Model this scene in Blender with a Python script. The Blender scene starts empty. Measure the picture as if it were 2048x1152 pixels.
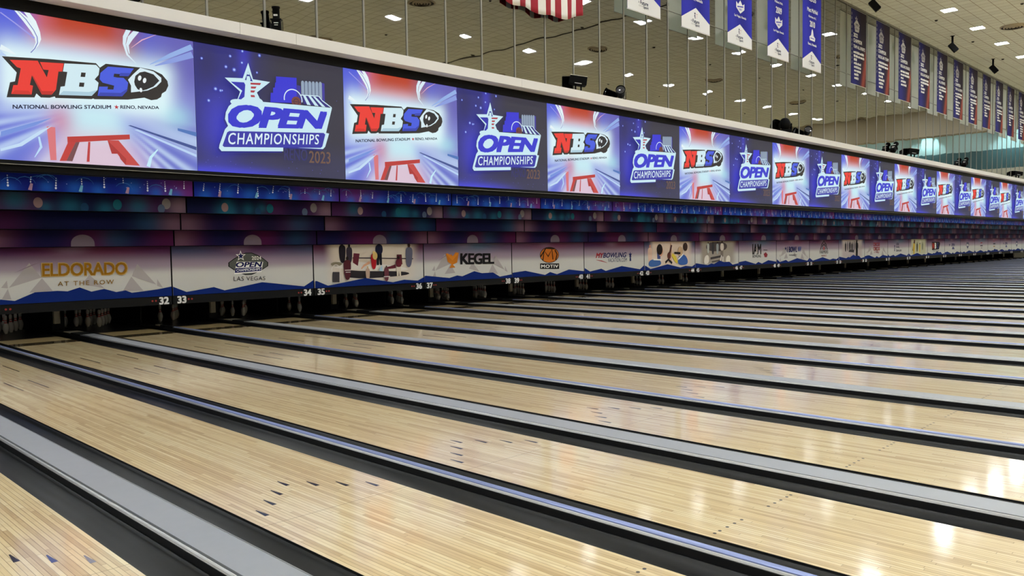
import bpy, bmesh, math, random
from mathutils import Vector, Matrix, noise
from mathutils.geometry import tessellate_polygon

S = bpy.context.scene
COL = S.collection
# ------------------------------------------------------------------ camera
cam_data = bpy.data.cameras.new('camera')
cam = bpy.data.objects.new('camera', cam_data)
COL.objects.link(cam)
cam.location = (-6.891, -20.5479, 1.5878)
cam.rotation_euler = (1.5209, 0.0160, -0.7914)
cam_data.sensor_fit = 'HORIZONTAL'
cam_data.sensor_width = 36.0
cam_data.lens = 1602.377 * 36.0 / 2048.0
cam_data.clip_start = 0.05
cam_data.clip_end = 400
S.camera = cam
# ------------------------------------------------------------------ world, exposure
wd = bpy.data.worlds.new('world')
S.world = wd
wd.use_nodes = True
wd.node_tree.nodes['Background'].inputs[0].default_value = (1.0, 0.95, 0.88, 1)
wd.node_tree.nodes['Background'].inputs[1].default_value = 0.02
S.view_settings.view_transform = 'Standard'
S.view_settings.look = 'None'
S.view_settings.gamma = 1.0
S.view_settings.use_curve_mapping = False
S.view_settings.exposure = 0.0
S.cycles.use_denoising = True
S.cycles.max_bounces = 10
S.cycles.diffuse_bounces = 6
S.cycles.glossy_bounces = 5
S.cycles.sample_clamp_indirect = 12.0
LAMP = 99.0            # radiance of the ceiling light diffusers
# the lamps of the place are built with their fixtures: see the ceiling lights and wall lights

# ------------------------------------------------------------------ dimensions of the hall
PW = 3.3677           # width of a pair of lanes
LW = 1.0541           # lane
NG, WG = 0.2631, 0.7333   # half the narrow gap between pairs, the wide gap inside a pair
SX = -0.046           # shift of the screen joints
YS, ZS0, ZS1 = -5.2627, 3.177, 5.652   # screen plane
YG = -5.30            # mirrored glass above the screens
ZC = 12.6             # ceiling
YF = -20.0            # foul line
K0, K1 = -2, 22       # pairs built (pair k carries lanes 33+2k and 34+2k)

def lane_left(n):
    k = (n - 33) // 2
    return k * PW + NG + (0 if n % 2 else LW + WG)

# ------------------------------------------------------------------ helpers
def lin1(c):
    c = c / 255.0
    return c / 12.92 if c <= 0.04045 else ((c + 0.055) / 1.055) ** 2.4
def lin(r, g, b, k=1.0):
    return (lin1(r) * k, lin1(g) * k, lin1(b) * k)

def mat(name, color=(0.5, 0.5, 0.5), rough=0.5, metal=0.0, spec=0.5, coat=0.0, coat_rough=0.1, emit=None, estr=0.0, bump=0.0, bscale=40.0, vary=0.0):
    m = bpy.data.materials.new(name)
    m.use_nodes = True
    nt = m.node_tree
    b = nt.nodes['Principled BSDF']
    b.inputs['Base Color'].default_value = (*color, 1)
    b.inputs['Roughness'].default_value = rough
    b.inputs['Metallic'].default_value = metal
    b.inputs['Specular IOR Level'].default_value = spec
    b.inputs['Coat Weight'].default_value = coat
    b.inputs['Coat Roughness'].default_value = coat_rough
    if emit:
        b.inputs['Emission Color'].default_value = (*emit, 1)
        b.inputs['Emission Strength'].default_value = estr
    if bump or vary:
        tc = nt.nodes.new('ShaderNodeTexCoord')
        nz = nt.nodes.new('ShaderNodeTexNoise')
        nz.inputs['Scale'].default_value = bscale
        nz.inputs['Detail'].default_value = 4
        nt.links.new(tc.outputs['Object'], nz.inputs['Vector'])
        if bump:
            bp = nt.nodes.new('ShaderNodeBump')
            bp.inputs['Strength'].default_value = bump
            bp.inputs['Distance'].default_value = 0.01
            nt.links.new(nz.outputs['Fac'], bp.inputs['Height'])
            nt.links.new(bp.outputs['Normal'], b.inputs['Normal'])
        if vary:
            mr = nt.nodes.new('ShaderNodeMapRange')
            mr.inputs['To Min'].default_value = 1 - vary
            mr.inputs['To Max'].default_value = 1 + vary
            mx = nt.nodes.new('ShaderNodeMix')
            mx.data_type = 'RGBA'
            mx.blend_type = 'MULTIPLY'
            mx.inputs['Factor'].default_value = 1
            mx.inputs['A'].default_value = (*color, 1)
            nt.links.new(nz.outputs['Fac'], mr.inputs['Value'])
            nt.links.new(mr.outputs['Result'], mx.inputs['B'])
            nt.links.new(mx.outputs['Result'], b.inputs['Base Color'])
    return m

class N:
    """small node-graph writer"""
    def __init__(self, m):
        self.t = m.node_tree
        self.b = self.t.nodes['Principled BSDF']
    def __call__(self, typ, ins=None, **kw):
        n = self.t.nodes.new(typ)
        for k, v in kw.items():
            setattr(n, k, v)
        for k, v in (ins or {}).items():
            if hasattr(v, 'node') or isinstance(v, bpy.types.NodeSocket):
                self.t.links.new(v, n.inputs[k])
            else:
                n.inputs[k].default_value = v
        return n
    def math(self, op, a, b=0.0, c=0.0):
        n = self('ShaderNodeMath', {0: a, 1: b, 2: c}, operation=op)
        return n.outputs[0]
    def mix(self, f, a, b, blend='MIX'):
        n = self('ShaderNodeMix', data_type='RGBA', blend_type=blend)
        for k, v in (('Factor', f), ('A', a), ('B', b)):
            s = [i for i in n.inputs if i.name == k and (i.type == 'RGBA' or (k == 'Factor' and i.type == 'VALUE'))][0]
            if isinstance(v, bpy.types.NodeSocket):
                self.t.links.new(v, s)
            else:
                s.default_value = v if k == 'Factor' else (*v, 1)[:4]
        return [o for o in n.outputs if o.type == 'RGBA'][0]
    def link(self, a, name):
        self.t.links.new(a, self.b.inputs[name])

def vc_mat(name, emit=False, strength=1.0, rough=0.5, spec=0.3, k=1.0, base=(0.09, 0.09, 0.09)):
    """printed or lit picture: colour comes from the picture's own areas"""
    m = bpy.data.materials.new(name)
    m.use_nodes = True
    g = N(m)
    a = g('ShaderNodeAttribute', attribute_name='Col')
    g.b.inputs['Roughness'].default_value = rough
    g.b.inputs['Specular IOR Level'].default_value = spec
    if emit:
        g.b.inputs['Base Color'].default_value = (*base, 1)
        g.link(a.outputs['Color'], 'Emission Color')
        g.b.inputs['Emission Strength'].default_value = strength
    else:
        g.link(a.outputs['Color'], 'Base Color')
    return m

def cloth_mat(name):
    """thin printed cloth: print on the face, pale back, some light passing through"""
    m = bpy.data.materials.new(name)
    m.use_nodes = True
    g = N(m)
    a = g('ShaderNodeAttribute', attribute_name='Col')
    ge = g('ShaderNodeNewGeometry')
    c = g.mix(ge.outputs['Backfacing'], a.outputs['Color'], (.84, .87, .78))
    g.link(c, 'Base Color')
    g.b.inputs['Roughness'].default_value = 0.8
    g.b.inputs['Specular IOR Level'].default_value = 0.1
    tr = g('ShaderNodeBsdfTranslucent', {'Color': (.90, .95, .84, 1)})
    mx = g('ShaderNodeMixShader', {0: g.math('MULTIPLY', ge.outputs['Backfacing'], 0.72), 1: g.b.outputs[0], 2: tr.outputs[0]})
    # the back lets more light out than the printed face lets in
    out = [n for n in g.t.nodes if n.type == 'OUTPUT_MATERIAL'][0]
    g.t.links.new(mx.outputs[0], out.inputs['Surface'])
    return m

def link(name, me, parent=None, loc=None, rot=None):
    o = bpy.data.objects.new(name, me)
    COL.objects.link(o)
    if parent: o.parent = parent
    if loc: o.location = loc
    if rot: o.rotation_euler = rot
    return o

def tag(o, label=None, cat=None, group=None, kind=None):
    if label: o['label'] = label
    if cat: o['category'] = cat
    if group: o['group'] = group
    if kind: o['kind'] = kind
    return o

def empty(name, loc=(0, 0, 0), rot=(0, 0, 0)):
    o = bpy.data.objects.new(name, None)
    COL.objects.link(o)
    o.location = loc
    o.rotation_euler = rot
    o.empty_display_size = 0.1
    return o

def copy_tree(o, parent=None):
    c = o.copy()
    COL.objects.link(c)
    if parent: c.parent = parent
    for ch in list(o.children):
        copy_tree(ch, c)
    return c

class MB:
    """mesh builder; each shape takes a material slot index"""
    def __init__(self):
        self.bm = bmesh.new()
    def box(self, x0, y0, z0, x1, y1, z1, mi=0, bev=0.0, M=None):
        r = bmesh.ops.create_cube(self.bm, size=1.0)
        vs = r['verts']
        for v in vs:
            v.co = Vector(((x0 + x1) / 2 + v.co.x * (x1 - x0), (y0 + y1) / 2 + v.co.y * (y1 - y0), (z0 + z1) / 2 + v.co.z * (z1 - z0)))
        fs = list({f for v in vs for f in v.link_faces})
        for f in fs: f.material_index = mi
        if bev:
            es = list({e for v in vs for e in v.link_edges})
            rr = bmesh.ops.bevel(self.bm, geom=es, offset=bev, segments=2, affect='EDGES', profile=0.5)
            vs = list({v for f in rr['faces'] for v in f.verts} | {v for v in vs if v.is_valid})
            for f in rr['faces']: f.material_index = mi
        if M: bmesh.ops.transform(self.bm, matrix=M, verts=vs)
        return self
    def cyl(self, p, q, r, r2=None, seg=16, mi=0, caps=True):
        p, q = Vector(p), Vector(q)
        d = q - p
        M = Matrix.Translation((p + q) / 2) @ d.to_track_quat('Z', 'Y').to_matrix().to_4x4()
        rr = bmesh.ops.create_cone(self.bm, cap_ends=caps, segments=seg, radius1=r, radius2=r if r2 is None else r2, depth=d.length, matrix=M)
        for f in {f for v in rr['verts'] for f in v.link_faces}:
            f.material_index = mi
            f.smooth = len(f.verts) == 4
        return self
    def lathe(self, prof, seg=24, mi=0, loc=(0, 0, 0), M=None, mis=None):
        rings = []
        for r, z in prof:
            ring = []
            for i in range(seg):
                a = 2 * math.pi * i / seg
                c = Vector((r * math.cos(a), r * math.sin(a), z))
                c = (M @ c) if M else c
                ring.append(self.bm.verts.new(c + Vector(loc)))
            rings.append(ring)
        for j in range(len(rings) - 1):
            for i in range(seg):
                f = self.bm.faces.new((rings[j][i], rings[j][(i + 1) % seg], rings[j + 1][(i + 1) % seg], rings[j + 1][i]))
                f.smooth = True
                f.material_index = mis[j] if mis else mi
        return self
    def prof(self, pts, y0, y1, mi=0, closed=True, mis=None, smooth=False):
        """profile in x,z swept along y"""
        a = [self.bm.verts.new((x, y0, z)) for x, z in pts]
        b = [self.bm.verts.new((x, y1, z)) for x, z in pts]
        n = len(pts)
        for i in range(n if closed else n - 1):
            f = self.bm.faces.new((a[i], a[(i + 1) % n], b[(i + 1) % n], b[i]))
            f.material_index = mis[i] if mis else mi
            f.smooth = smooth
        if closed:
            for ring in (a, b):
                f = self.bm.faces.new(ring)
                f.material_index = mi
        return self
    def face(self, pts, mi=0):
        f = self.bm.faces.new([self.bm.verts.new(p) for p in pts])
        f.material_index = mi
        return self
    def mesh(self, name, mats, fix=True):
        if fix: bmesh.ops.recalc_face_normals(self.bm, faces=self.bm.faces)
        me = bpy.data.meshes.new(name)
        self.bm.to_mesh(me)
        self.bm.free()
        for m in (mats if isinstance(mats, (list, tuple)) else [mats]):
            me.materials.append(m)
        return me

# ---- lettering: outlines of the plain built-in font, made bold and slanted as needed
_tc = {}
def glyphs(s, bold=0.02, shear=0.0, space=1.0):
    key = (s, bold, shear, space)
    if key in _tc: return _tc[key]
    cu = bpy.data.curves.new('lettering', 'FONT')
    cu.body = s
    cu.shear = shear
    cu.space_character = space
    cu.resolution_u = 3
    cu.fill_mode = 'FRONT'
    ob = bpy.data.objects.new('lettering', cu)
    COL.objects.link(ob)
    dg = bpy.context.evaluated_depsgraph_get()
    me = ob.evaluated_get(dg).to_mesh()
    vs = [(v.co.x, v.co.y) for v in me.vertices]
    fs = [tuple(p.vertices) for p in me.polygons]
    ob.evaluated_get(dg).to_mesh_clear()
    if bold > 0.004:
        b = bold * 0.8
        n0, f0 = list(vs), list(fs)
        vs, fs = [], []
        for dx, dy in ((-b, -b * .7), (b, -b * .7), (b, b * .7), (-b, b * .7), (0, 0)):
            o = len(vs)
            vs += [(x + dx, y + dy) for x, y in n0]
            fs += [tuple(o + i for i in f) for f in f0]
    bpy.data.objects.remove(ob)
    bpy.data.curves.remove(cu)
    x0 = min(v[0] for v in vs); x1 = max(v[0] for v in vs)
    y0 = min(v[1] for v in vs); y1 = max(v[1] for v in vs)
    vs = [((x - x0) / (x1 - x0), (y - y0) / (y1 - y0)) for x, y in vs]
    _tc[key] = (vs, fs, (x1 - x0) / (y1 - y0))
    return _tc[key]

class Art:
    """flat picture in the x,z plane, facing -y; later layers lie a hair in front"""
    def __init__(self, eps=0.0012):
        self.v, self.f, self.c, self.L, self.eps = [], [], [], 0, eps
        self.clip = None
    def add(self, vs, fs, col, layer=None, step=None):
        if layer is None:
            self.L += 1
            layer = self.L
        o = len(self.v)
        y = -self.eps * layer
        if self.clip:
            a0, b0, a1, b1 = self.clip
            vs = [(min(max(p[0], a0), a1), min(max(p[1], b0), b1)) for p in vs]
        for i, p in enumerate(vs):
            self.v.append((p[0], y - (self.eps * .16 * (i // step) if step else 0), p[1]))
            self.c.append(col[i] if isinstance(col, list) else col)
        for f in fs:
            a = [vs[i] for i in f]
            ar = sum(a[i][0] * a[(i + 1) % len(a)][1] - a[(i + 1) % len(a)][0] * a[i][1] for i in range(len(a)))
            f = tuple(f) if ar > 0 else tuple(reversed(f))
            self.f.append(tuple(o + i for i in f))
        return self
    def poly(self, pts, col, holes=(), layer=None):
        loops = [pts] + list(holes)
        flat = [p for l in loops for p in l]
        tr = tessellate_polygon([[Vector((p[0], p[1], 0)) for p in l] for l in loops])
        return self.add(flat, [t for t in tr], col, layer)
    def blob(self, pts, col, n=2):
        for _ in range(n):
            q = []
            for i, a in enumerate(pts):
                b = pts[(i + 1) % len(pts)]
                q += [(a[0] * .75 + b[0] * .25, a[1] * .75 + b[1] * .25), (a[0] * .25 + b[0] * .75, a[1] * .25 + b[1] * .75)]
            pts = q
        return self.poly(pts, col)
    def rect(self, x0, z0, x1, z1, col, layer=None):
        return self.add([(x0, z0), (x1, z0), (x1, z1), (x0, z1)], [(0, 1, 2, 3)], col, layer)
    def grid(self, x0, z0, x1, z1, nx, nz, fn):
        vs, cs = [], []
        for j in range(nz + 1):
            for i in range(nx + 1):
                x = x0 + (x1 - x0) * i / nx
                z = z0 + (z1 - z0) * j / nz
                vs.append((x, z)); cs.append(fn(x, z))
        fs = [(j * (nx + 1) + i, j * (nx + 1) + i + 1, (j + 1) * (nx + 1) + i + 1, (j + 1) * (nx + 1) + i) for j in range(nz) for i in range(nx)]
        return self.add(vs, fs, cs, 0)
    def ell(self, cx, cz, rx, rz, col, seg=18, rot=0.0, layer=None):
        c, s = math.cos(rot), math.sin(rot)
        pts = [(rx * math.cos(2 * math.pi * i / seg), rz * math.sin(2 * math.pi * i / seg)) for i in range(seg)]
        return self.add([(cx + c * a - s * b, cz + s * a + c * b) for a, b in pts], [tuple(range(seg))], col, layer)
    def ring(self, cx, cz, r, w, col, a0=0.0, a1=360.0, seg=28, sx=1.0):
        pts = [(cx + sx * r * math.cos(math.radians(a0 + (a1 - a0) * i / seg)), cz + r * math.sin(math.radians(a0 + (a1 - a0) * i / seg))) for i in range(seg + 1)]
        return self.stroke(pts, w, col)
    def stroke(self, pts, w, col):
        n = len(pts)
        ws = w if isinstance(w, (list, tuple)) else [w] * n
        if len(ws) != n: ws = [ws[0] + (ws[-1] - ws[0]) * i / (n - 1) for i in range(n)]
        L, Rr = [], []
        for i, p in enumerate(pts):
            a = pts[max(0, i - 1)]; b = pts[min(n - 1, i + 1)]
            d = Vector((b[0] - a[0], b[1] - a[1]))
            if d.length < 1e-9: d = Vector((1, 0))
            d.normalize()
            L.append((p[0] - d.y * ws[i] / 2, p[1] + d.x * ws[i] / 2))
            Rr.append((p[0] + d.y * ws[i] / 2, p[1] - d.x * ws[i] / 2))
        return self.add(L + Rr, [(i, i + 1, n + i + 1, n + i) for i in range(n - 1)], col)
    def star(self, cx, cz, r, col, rin=0.4, rot=90.0, layer=None):
        pts = []
        for i in range(10):
            a = math.radians(rot + 36 * i)
            q = r if i % 2 == 0 else r * rin
            pts.append((cx + q * math.cos(a), cz + q * math.sin(a)))
        return self.poly(pts, col, layer=layer)
    def text(self, s, quad, col, bold=0.02, shear=0.0, space=1.0):
        """quad: bottom left, top left, bottom right, top right"""
        vs, fs, asp = glyphs(s, bold, shear, space)
        bl, tl, br, tr = [Vector(q) for q in quad]
        out = []
        for u, v in vs:
            p = bl * (1 - u) * (1 - v) + tl * (1 - u) * v + br * u * (1 - v) + tr * u * v
            out.append((p.x, p.y))
        return self.add(out, fs, col, None, len(out) // 5 if bold > 0.004 else None)
    def line(self, s, cx, z, h, col, bold=0.02, shear=0.0, sx=1.0, align='C', space=1.0, maxw=None):
        asp = glyphs(s, bold, shear, space)[2]
        w = asp * h * sx
        if maxw and w > maxw: w = maxw
        x0 = {'C': cx - w / 2, 'L': cx, 'R': cx - w}[align]
        return self.text(s, [(x0, z), (x0, z + h), (x0 + w, z), (x0 + w, z + h)], col, bold, shear, space)
    def mesh(self, name, m, back=None):
        """back: (x0,z0,x1,z1,depth,colour) closes the picture into a slab"""
        if back:
            x0, z0, x1, z1, d, col = back
            q = [(x0, 0.0005, z0), (x1, 0.0005, z0), (x1, 0.0005, z1), (x0, 0.0005, z1), (x0, d, z0), (x1, d, z0), (x1, d, z1), (x0, d, z1)]
            o = len(self.v)
            self.v += q
            self.c += [col] * 8
            for f in ((0, 1, 2, 3), (5, 4, 7, 6), (4, 0, 3, 7), (1, 5, 6, 2), (3, 2, 6, 7), (4, 5, 1, 0)):
                self.f.append(tuple(o + i for i in f))
        me = bpy.data.meshes.new(name)
        me.from_pydata(self.v, [], self.f)
        at = me.color_attributes.new('Col', 'FLOAT_COLOR', 'POINT')
        flat = []
        for c in self.c: flat += [c[0], c[1], c[2], 1.0]
        at.data.foreach_set('color', flat)
        me.materials.append(m)
        me.update()
        return me

def smooth(a, b, x):
    t = max(0.0, min(1.0, (x - a) / (b - a)))
    return t * t * (3 - 2 * t)
def mixc(a, b, t):
    return tuple(a[i] + (b[i] - a[i]) * t for i in range(3))
NBS = {
 'outline':[(.139,1.682),(.847,1.744),(1.585,1.786),(1.647,1.718),(1.748,1.801),(2.365,1.823),(2.575,1.809),(2.734,1.751),(2.829,1.646),(2.844,1.558),(2.795,1.452),(2.72,1.397),(2.7,1.331),(2.626,1.277),(2.519,1.25),(2.431,1.272),(2.397,1.282),(2.101,1.211),(1.536,1.151),(1.513,1.162),(1.488,1.147),(.911,1.098),(.901,1.122),(.821,1.09),(.687,1.079),(.623,1.137),(.591,1.068),(.182,1.021),(.241,1.273),(.313,1.298),(.344,1.447)],
 'N':[(.252,1.641),(.664,1.688),(.792,1.429),(.824,1.556),(.743,1.553),(.696,1.673),(1.064,1.704),(1.033,1.561),(.975,1.553),(.924,1.24),(.853,1.145),(.703,1.13),(.566,1.43),(.53,1.268),(.577,1.261),(.549,1.111),(.251,1.083),(.286,1.234),(.349,1.242),(.407,1.525),(.351,1.536)],
 'Nb':[(.251,1.083),(.307,1.153),(.508,1.168),(.549,1.111)],
 'Nb2':[(.566,1.43),(.59,1.417),(.706,1.188),(.885,1.21),(.853,1.145),(.703,1.13)],
 'B':[(1.072,1.705),(1.584,1.755),(1.638,1.7),(1.618,1.585),(1.55,1.499),(1.612,1.448),(1.588,1.316),(1.49,1.202),(.966,1.154),(.998,1.299),(1.064,1.316),(1.112,1.565),(1.044,1.563)],
 'Bh1':[(1.334,1.588),(1.407,1.593),(1.394,1.517),(1.32,1.51)],
 'Bh2':[(1.3,1.41),(1.379,1.417),(1.365,1.342),(1.287,1.337)],
 'Bb':[(.966,1.154),(1.038,1.23),(1.445,1.264),(1.588,1.316),(1.49,1.202)],
 'S':[(1.779,1.754),(2.225,1.785),(2.12,1.63),(1.964,1.613),(1.979,1.65),(1.879,1.643),(1.867,1.586),(1.93,1.582),(2.039,1.592),(2.116,1.515),(2.09,1.362),(2.001,1.255),(1.587,1.213),(1.618,1.38),(1.765,1.399),(1.755,1.35),(1.855,1.359),(1.871,1.43),(1.678,1.457),(1.631,1.51),(1.648,1.624)],
 'Sb':[(1.587,1.213),(1.63,1.279),(1.978,1.314),(2.091,1.398),(2.09,1.362),(2.001,1.255)],
 'Sb2':[(1.964,1.613),(1.987,1.672),(2.17,1.694),(2.12,1.63)],
 'ballw':[(2.338,1.816),(2.574,1.782),(2.713,1.685),(2.71,1.612),(2.617,1.51),(2.454,1.417),(2.157,1.345),(2.162,1.468),(2.114,1.567),(2.195,1.666)],
 'ball':[(2.415,1.759),(2.572,1.728),(2.675,1.626),(2.563,1.503),(2.437,1.433),(2.331,1.393),(2.272,1.421),(2.231,1.486),(2.22,1.546),(2.246,1.656),(2.326,1.729)],
 'bh':[(2.319,1.625),(2.405,1.593),(2.332,1.42)],
 'txt':[(.256,.838),(.258,.907),(1.8,1.009),(1.802,1.075),(1.893,1.051),(1.955,1.026),(2.646,1.09),(2.648,1.154)],
 'sw1':[(.398,2.506),(.52,2.35),(.629,2.193),(.676,2.088),(.679,1.991),(.631,1.886),(.57,1.811)],
 'sw2':[(.541,2.515),(.635,2.339),(.701,2.173),(.719,2.063),(.685,1.959),(.615,1.851)],
 'st1':[(.155,2.399),(.359,2.264),(.638,2.065)],
 'lb1':[(.132,1.836),(.242,1.798),(.352,1.744)],
 'lb2':[(.128,1.732),(.21,1.706)],
 'rs1':[(2.167,2.503),(2.101,2.335),(2.085,2.21),(2.132,2.025),(2.281,1.89)],
 'rs2':[(2.304,2.51),(2.195,2.333),(2.139,2.201),(2.167,2.048)],
 'st2':[(2.655,2.511),(2.401,2.333),(2.205,2.16)],
 'rb1':[(3.33,2.362),(2.93,2.142),(2.526,1.909)],
 'rb2':[(3.334,2.215),(2.982,2.059),(2.614,1.895)],
 'bar':[(1.072,.456),(2.114,.586),(2.116,.5),(1.074,.353)],
 'legl':[(1.082,.363),(1.205,.373),(1.042,.037),(.935,.03)],
 'legl2':[(1.205,.373),(1.265,.378),(1.137,.037),(1.042,.037)],
 'legr':[(1.727,.446),(1.916,.462),(2.273,.03),(2.018,.03)],
 'legr2':[(1.727,.446),(1.79,.214),(1.907,.222),(1.933,.132),(2.018,.03),(2.037,.139)],
 'legc':[(1.405,.395),(1.441,.398),(1.413,.046),(1.366,.043)],
 'pil':[(.76,.602),(.891,.6),(.89,.041),(.795,.035)],
 'rail1':[(2.09,.745),(3.342,.391),(3.345,.456),(2.135,.755)],
 'rail2':[(2.993,.783),(3.355,.736),(3.352,.654),(2.992,.735)],
 'rail3':[(2.192,.677),(3.338,.259),(3.339,.308),(2.253,.689)],
 'lr1':[(.063,.174),(.339,.285),(.653,.52),(.839,.616),(.637,.447),(.374,.24),(.061,.132)],
 'lr2':[(.075,.453),(.581,.657),(.845,.755),(.579,.599),(.071,.369)],
 'crv':[(.636,.418),(.663,.248),(.558,.068)],
 'crv2':[(2.61,.352),(2.48,.2),(2.427,.023)],
 'glowc':[(1.555,.798),(1.688,1.294)],
}
OPEN = {
 'star':[(1.065,2.211),(1.158,1.897),(1.534,1.892),(1.234,1.642),(1.347,1.424),(.774,1.359),(.873,1.614),(.56,1.849),(.937,1.887)],
 'sblue':[(.681,1.785),(.96,1.809),(.987,1.765),(.961,1.523),(.785,1.377),(.917,1.637)],
 'spin':[(1.023,1.94),(1.082,1.948),(1.102,1.882),(1.061,1.774),(1.101,1.643),(1.086,1.436),(.975,1.423),(.975,1.627),(1.002,1.767)],
 'pinneck':[(1.031,1.975),(1.059,2.047),(1.083,1.975)],
 'r1':[(1.099,1.82),(1.331,1.844),(1.304,1.799),(1.098,1.783)],
 'r2':[(1.104,1.746),(1.227,1.758),(1.2,1.714),(1.103,1.705)],
 'r3':[(1.094,1.666),(1.198,1.676),(1.167,1.63),(1.093,1.625)],
 'r4':[(1.091,1.573),(1.173,1.58),(1.186,1.54),(1.097,1.533)],
 'tower':[(1.693,2.033),(2.17,2.07),(2.161,1.543),(1.548,1.489),(1.562,1.683),(1.616,1.69),(1.62,1.795),(1.658,1.8),(1.67,1.907),(1.689,1.91)],
 'tower2':[(2.173,1.92),(2.258,1.914),(2.274,1.538),(2.161,1.543)],
 'arch':[(2.055,1.62),(1.847,1.595),(2.061,1.809)],
 'globe':[(2.146,1.588),(2.033,1.574),(2.149,1.667)],
 'cols':[(2.262,2.022),(2.771,2.065),(2.82,1.601),(2.28,1.701)],
 'colsh':[(2.753,2.052),(2.846,2.038),(2.842,1.622),(2.799,1.635)],
 'canopy':[(2.239,1.714),(2.676,1.745),(2.99,1.539),(2.315,1.535)],
 'plate':[(.618,1.297),(.703,1.374),(.83,1.419),(1.349,1.466),(2.989,1.527),(2.835,1.012),(2.821,.973),(2.898,.962),(2.79,.667),(2.733,.615),(1.782,.589),(1.779,.497),(.438,.402),(.388,.455),(.401,.523),(.524,.835),(.59,.908),(.531,1.036),(.554,1.173)],
 'open':[(.578,.856),(.595,1.338),(2.866,1.044),(2.878,1.423)],
 'low':[(.611,.809),(2.757,.964),(2.798,.934),(2.717,.669),(2.674,.636),(.494,.486),(.46,.511),(.564,.778)],
 'champ':[(.577,.543),(.585,.773),(2.634,.707),(2.641,.92)],
 'reno':[(1.792,.313),(1.801,.563),(2.338,.331),(2.346,.586)],
 'y23':[(2.378,.297),(2.386,.553),(2.907,.304),(2.916,.562)],
 'dots':[(.736,2.31),(.639,2.087),(.809,2.052),(.977,2.215),(.993,2.445),(1.362,2.418),(1.294,2.063),(.505,1.601),(.255,1.378),(.401,1.621),(.534,1.605),(.14,2.171)],
 'beam':[(.924,2.552),(1.088,2.555),(1.065,2.211),(1.139,1.894),(.882,1.886)],
}
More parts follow.
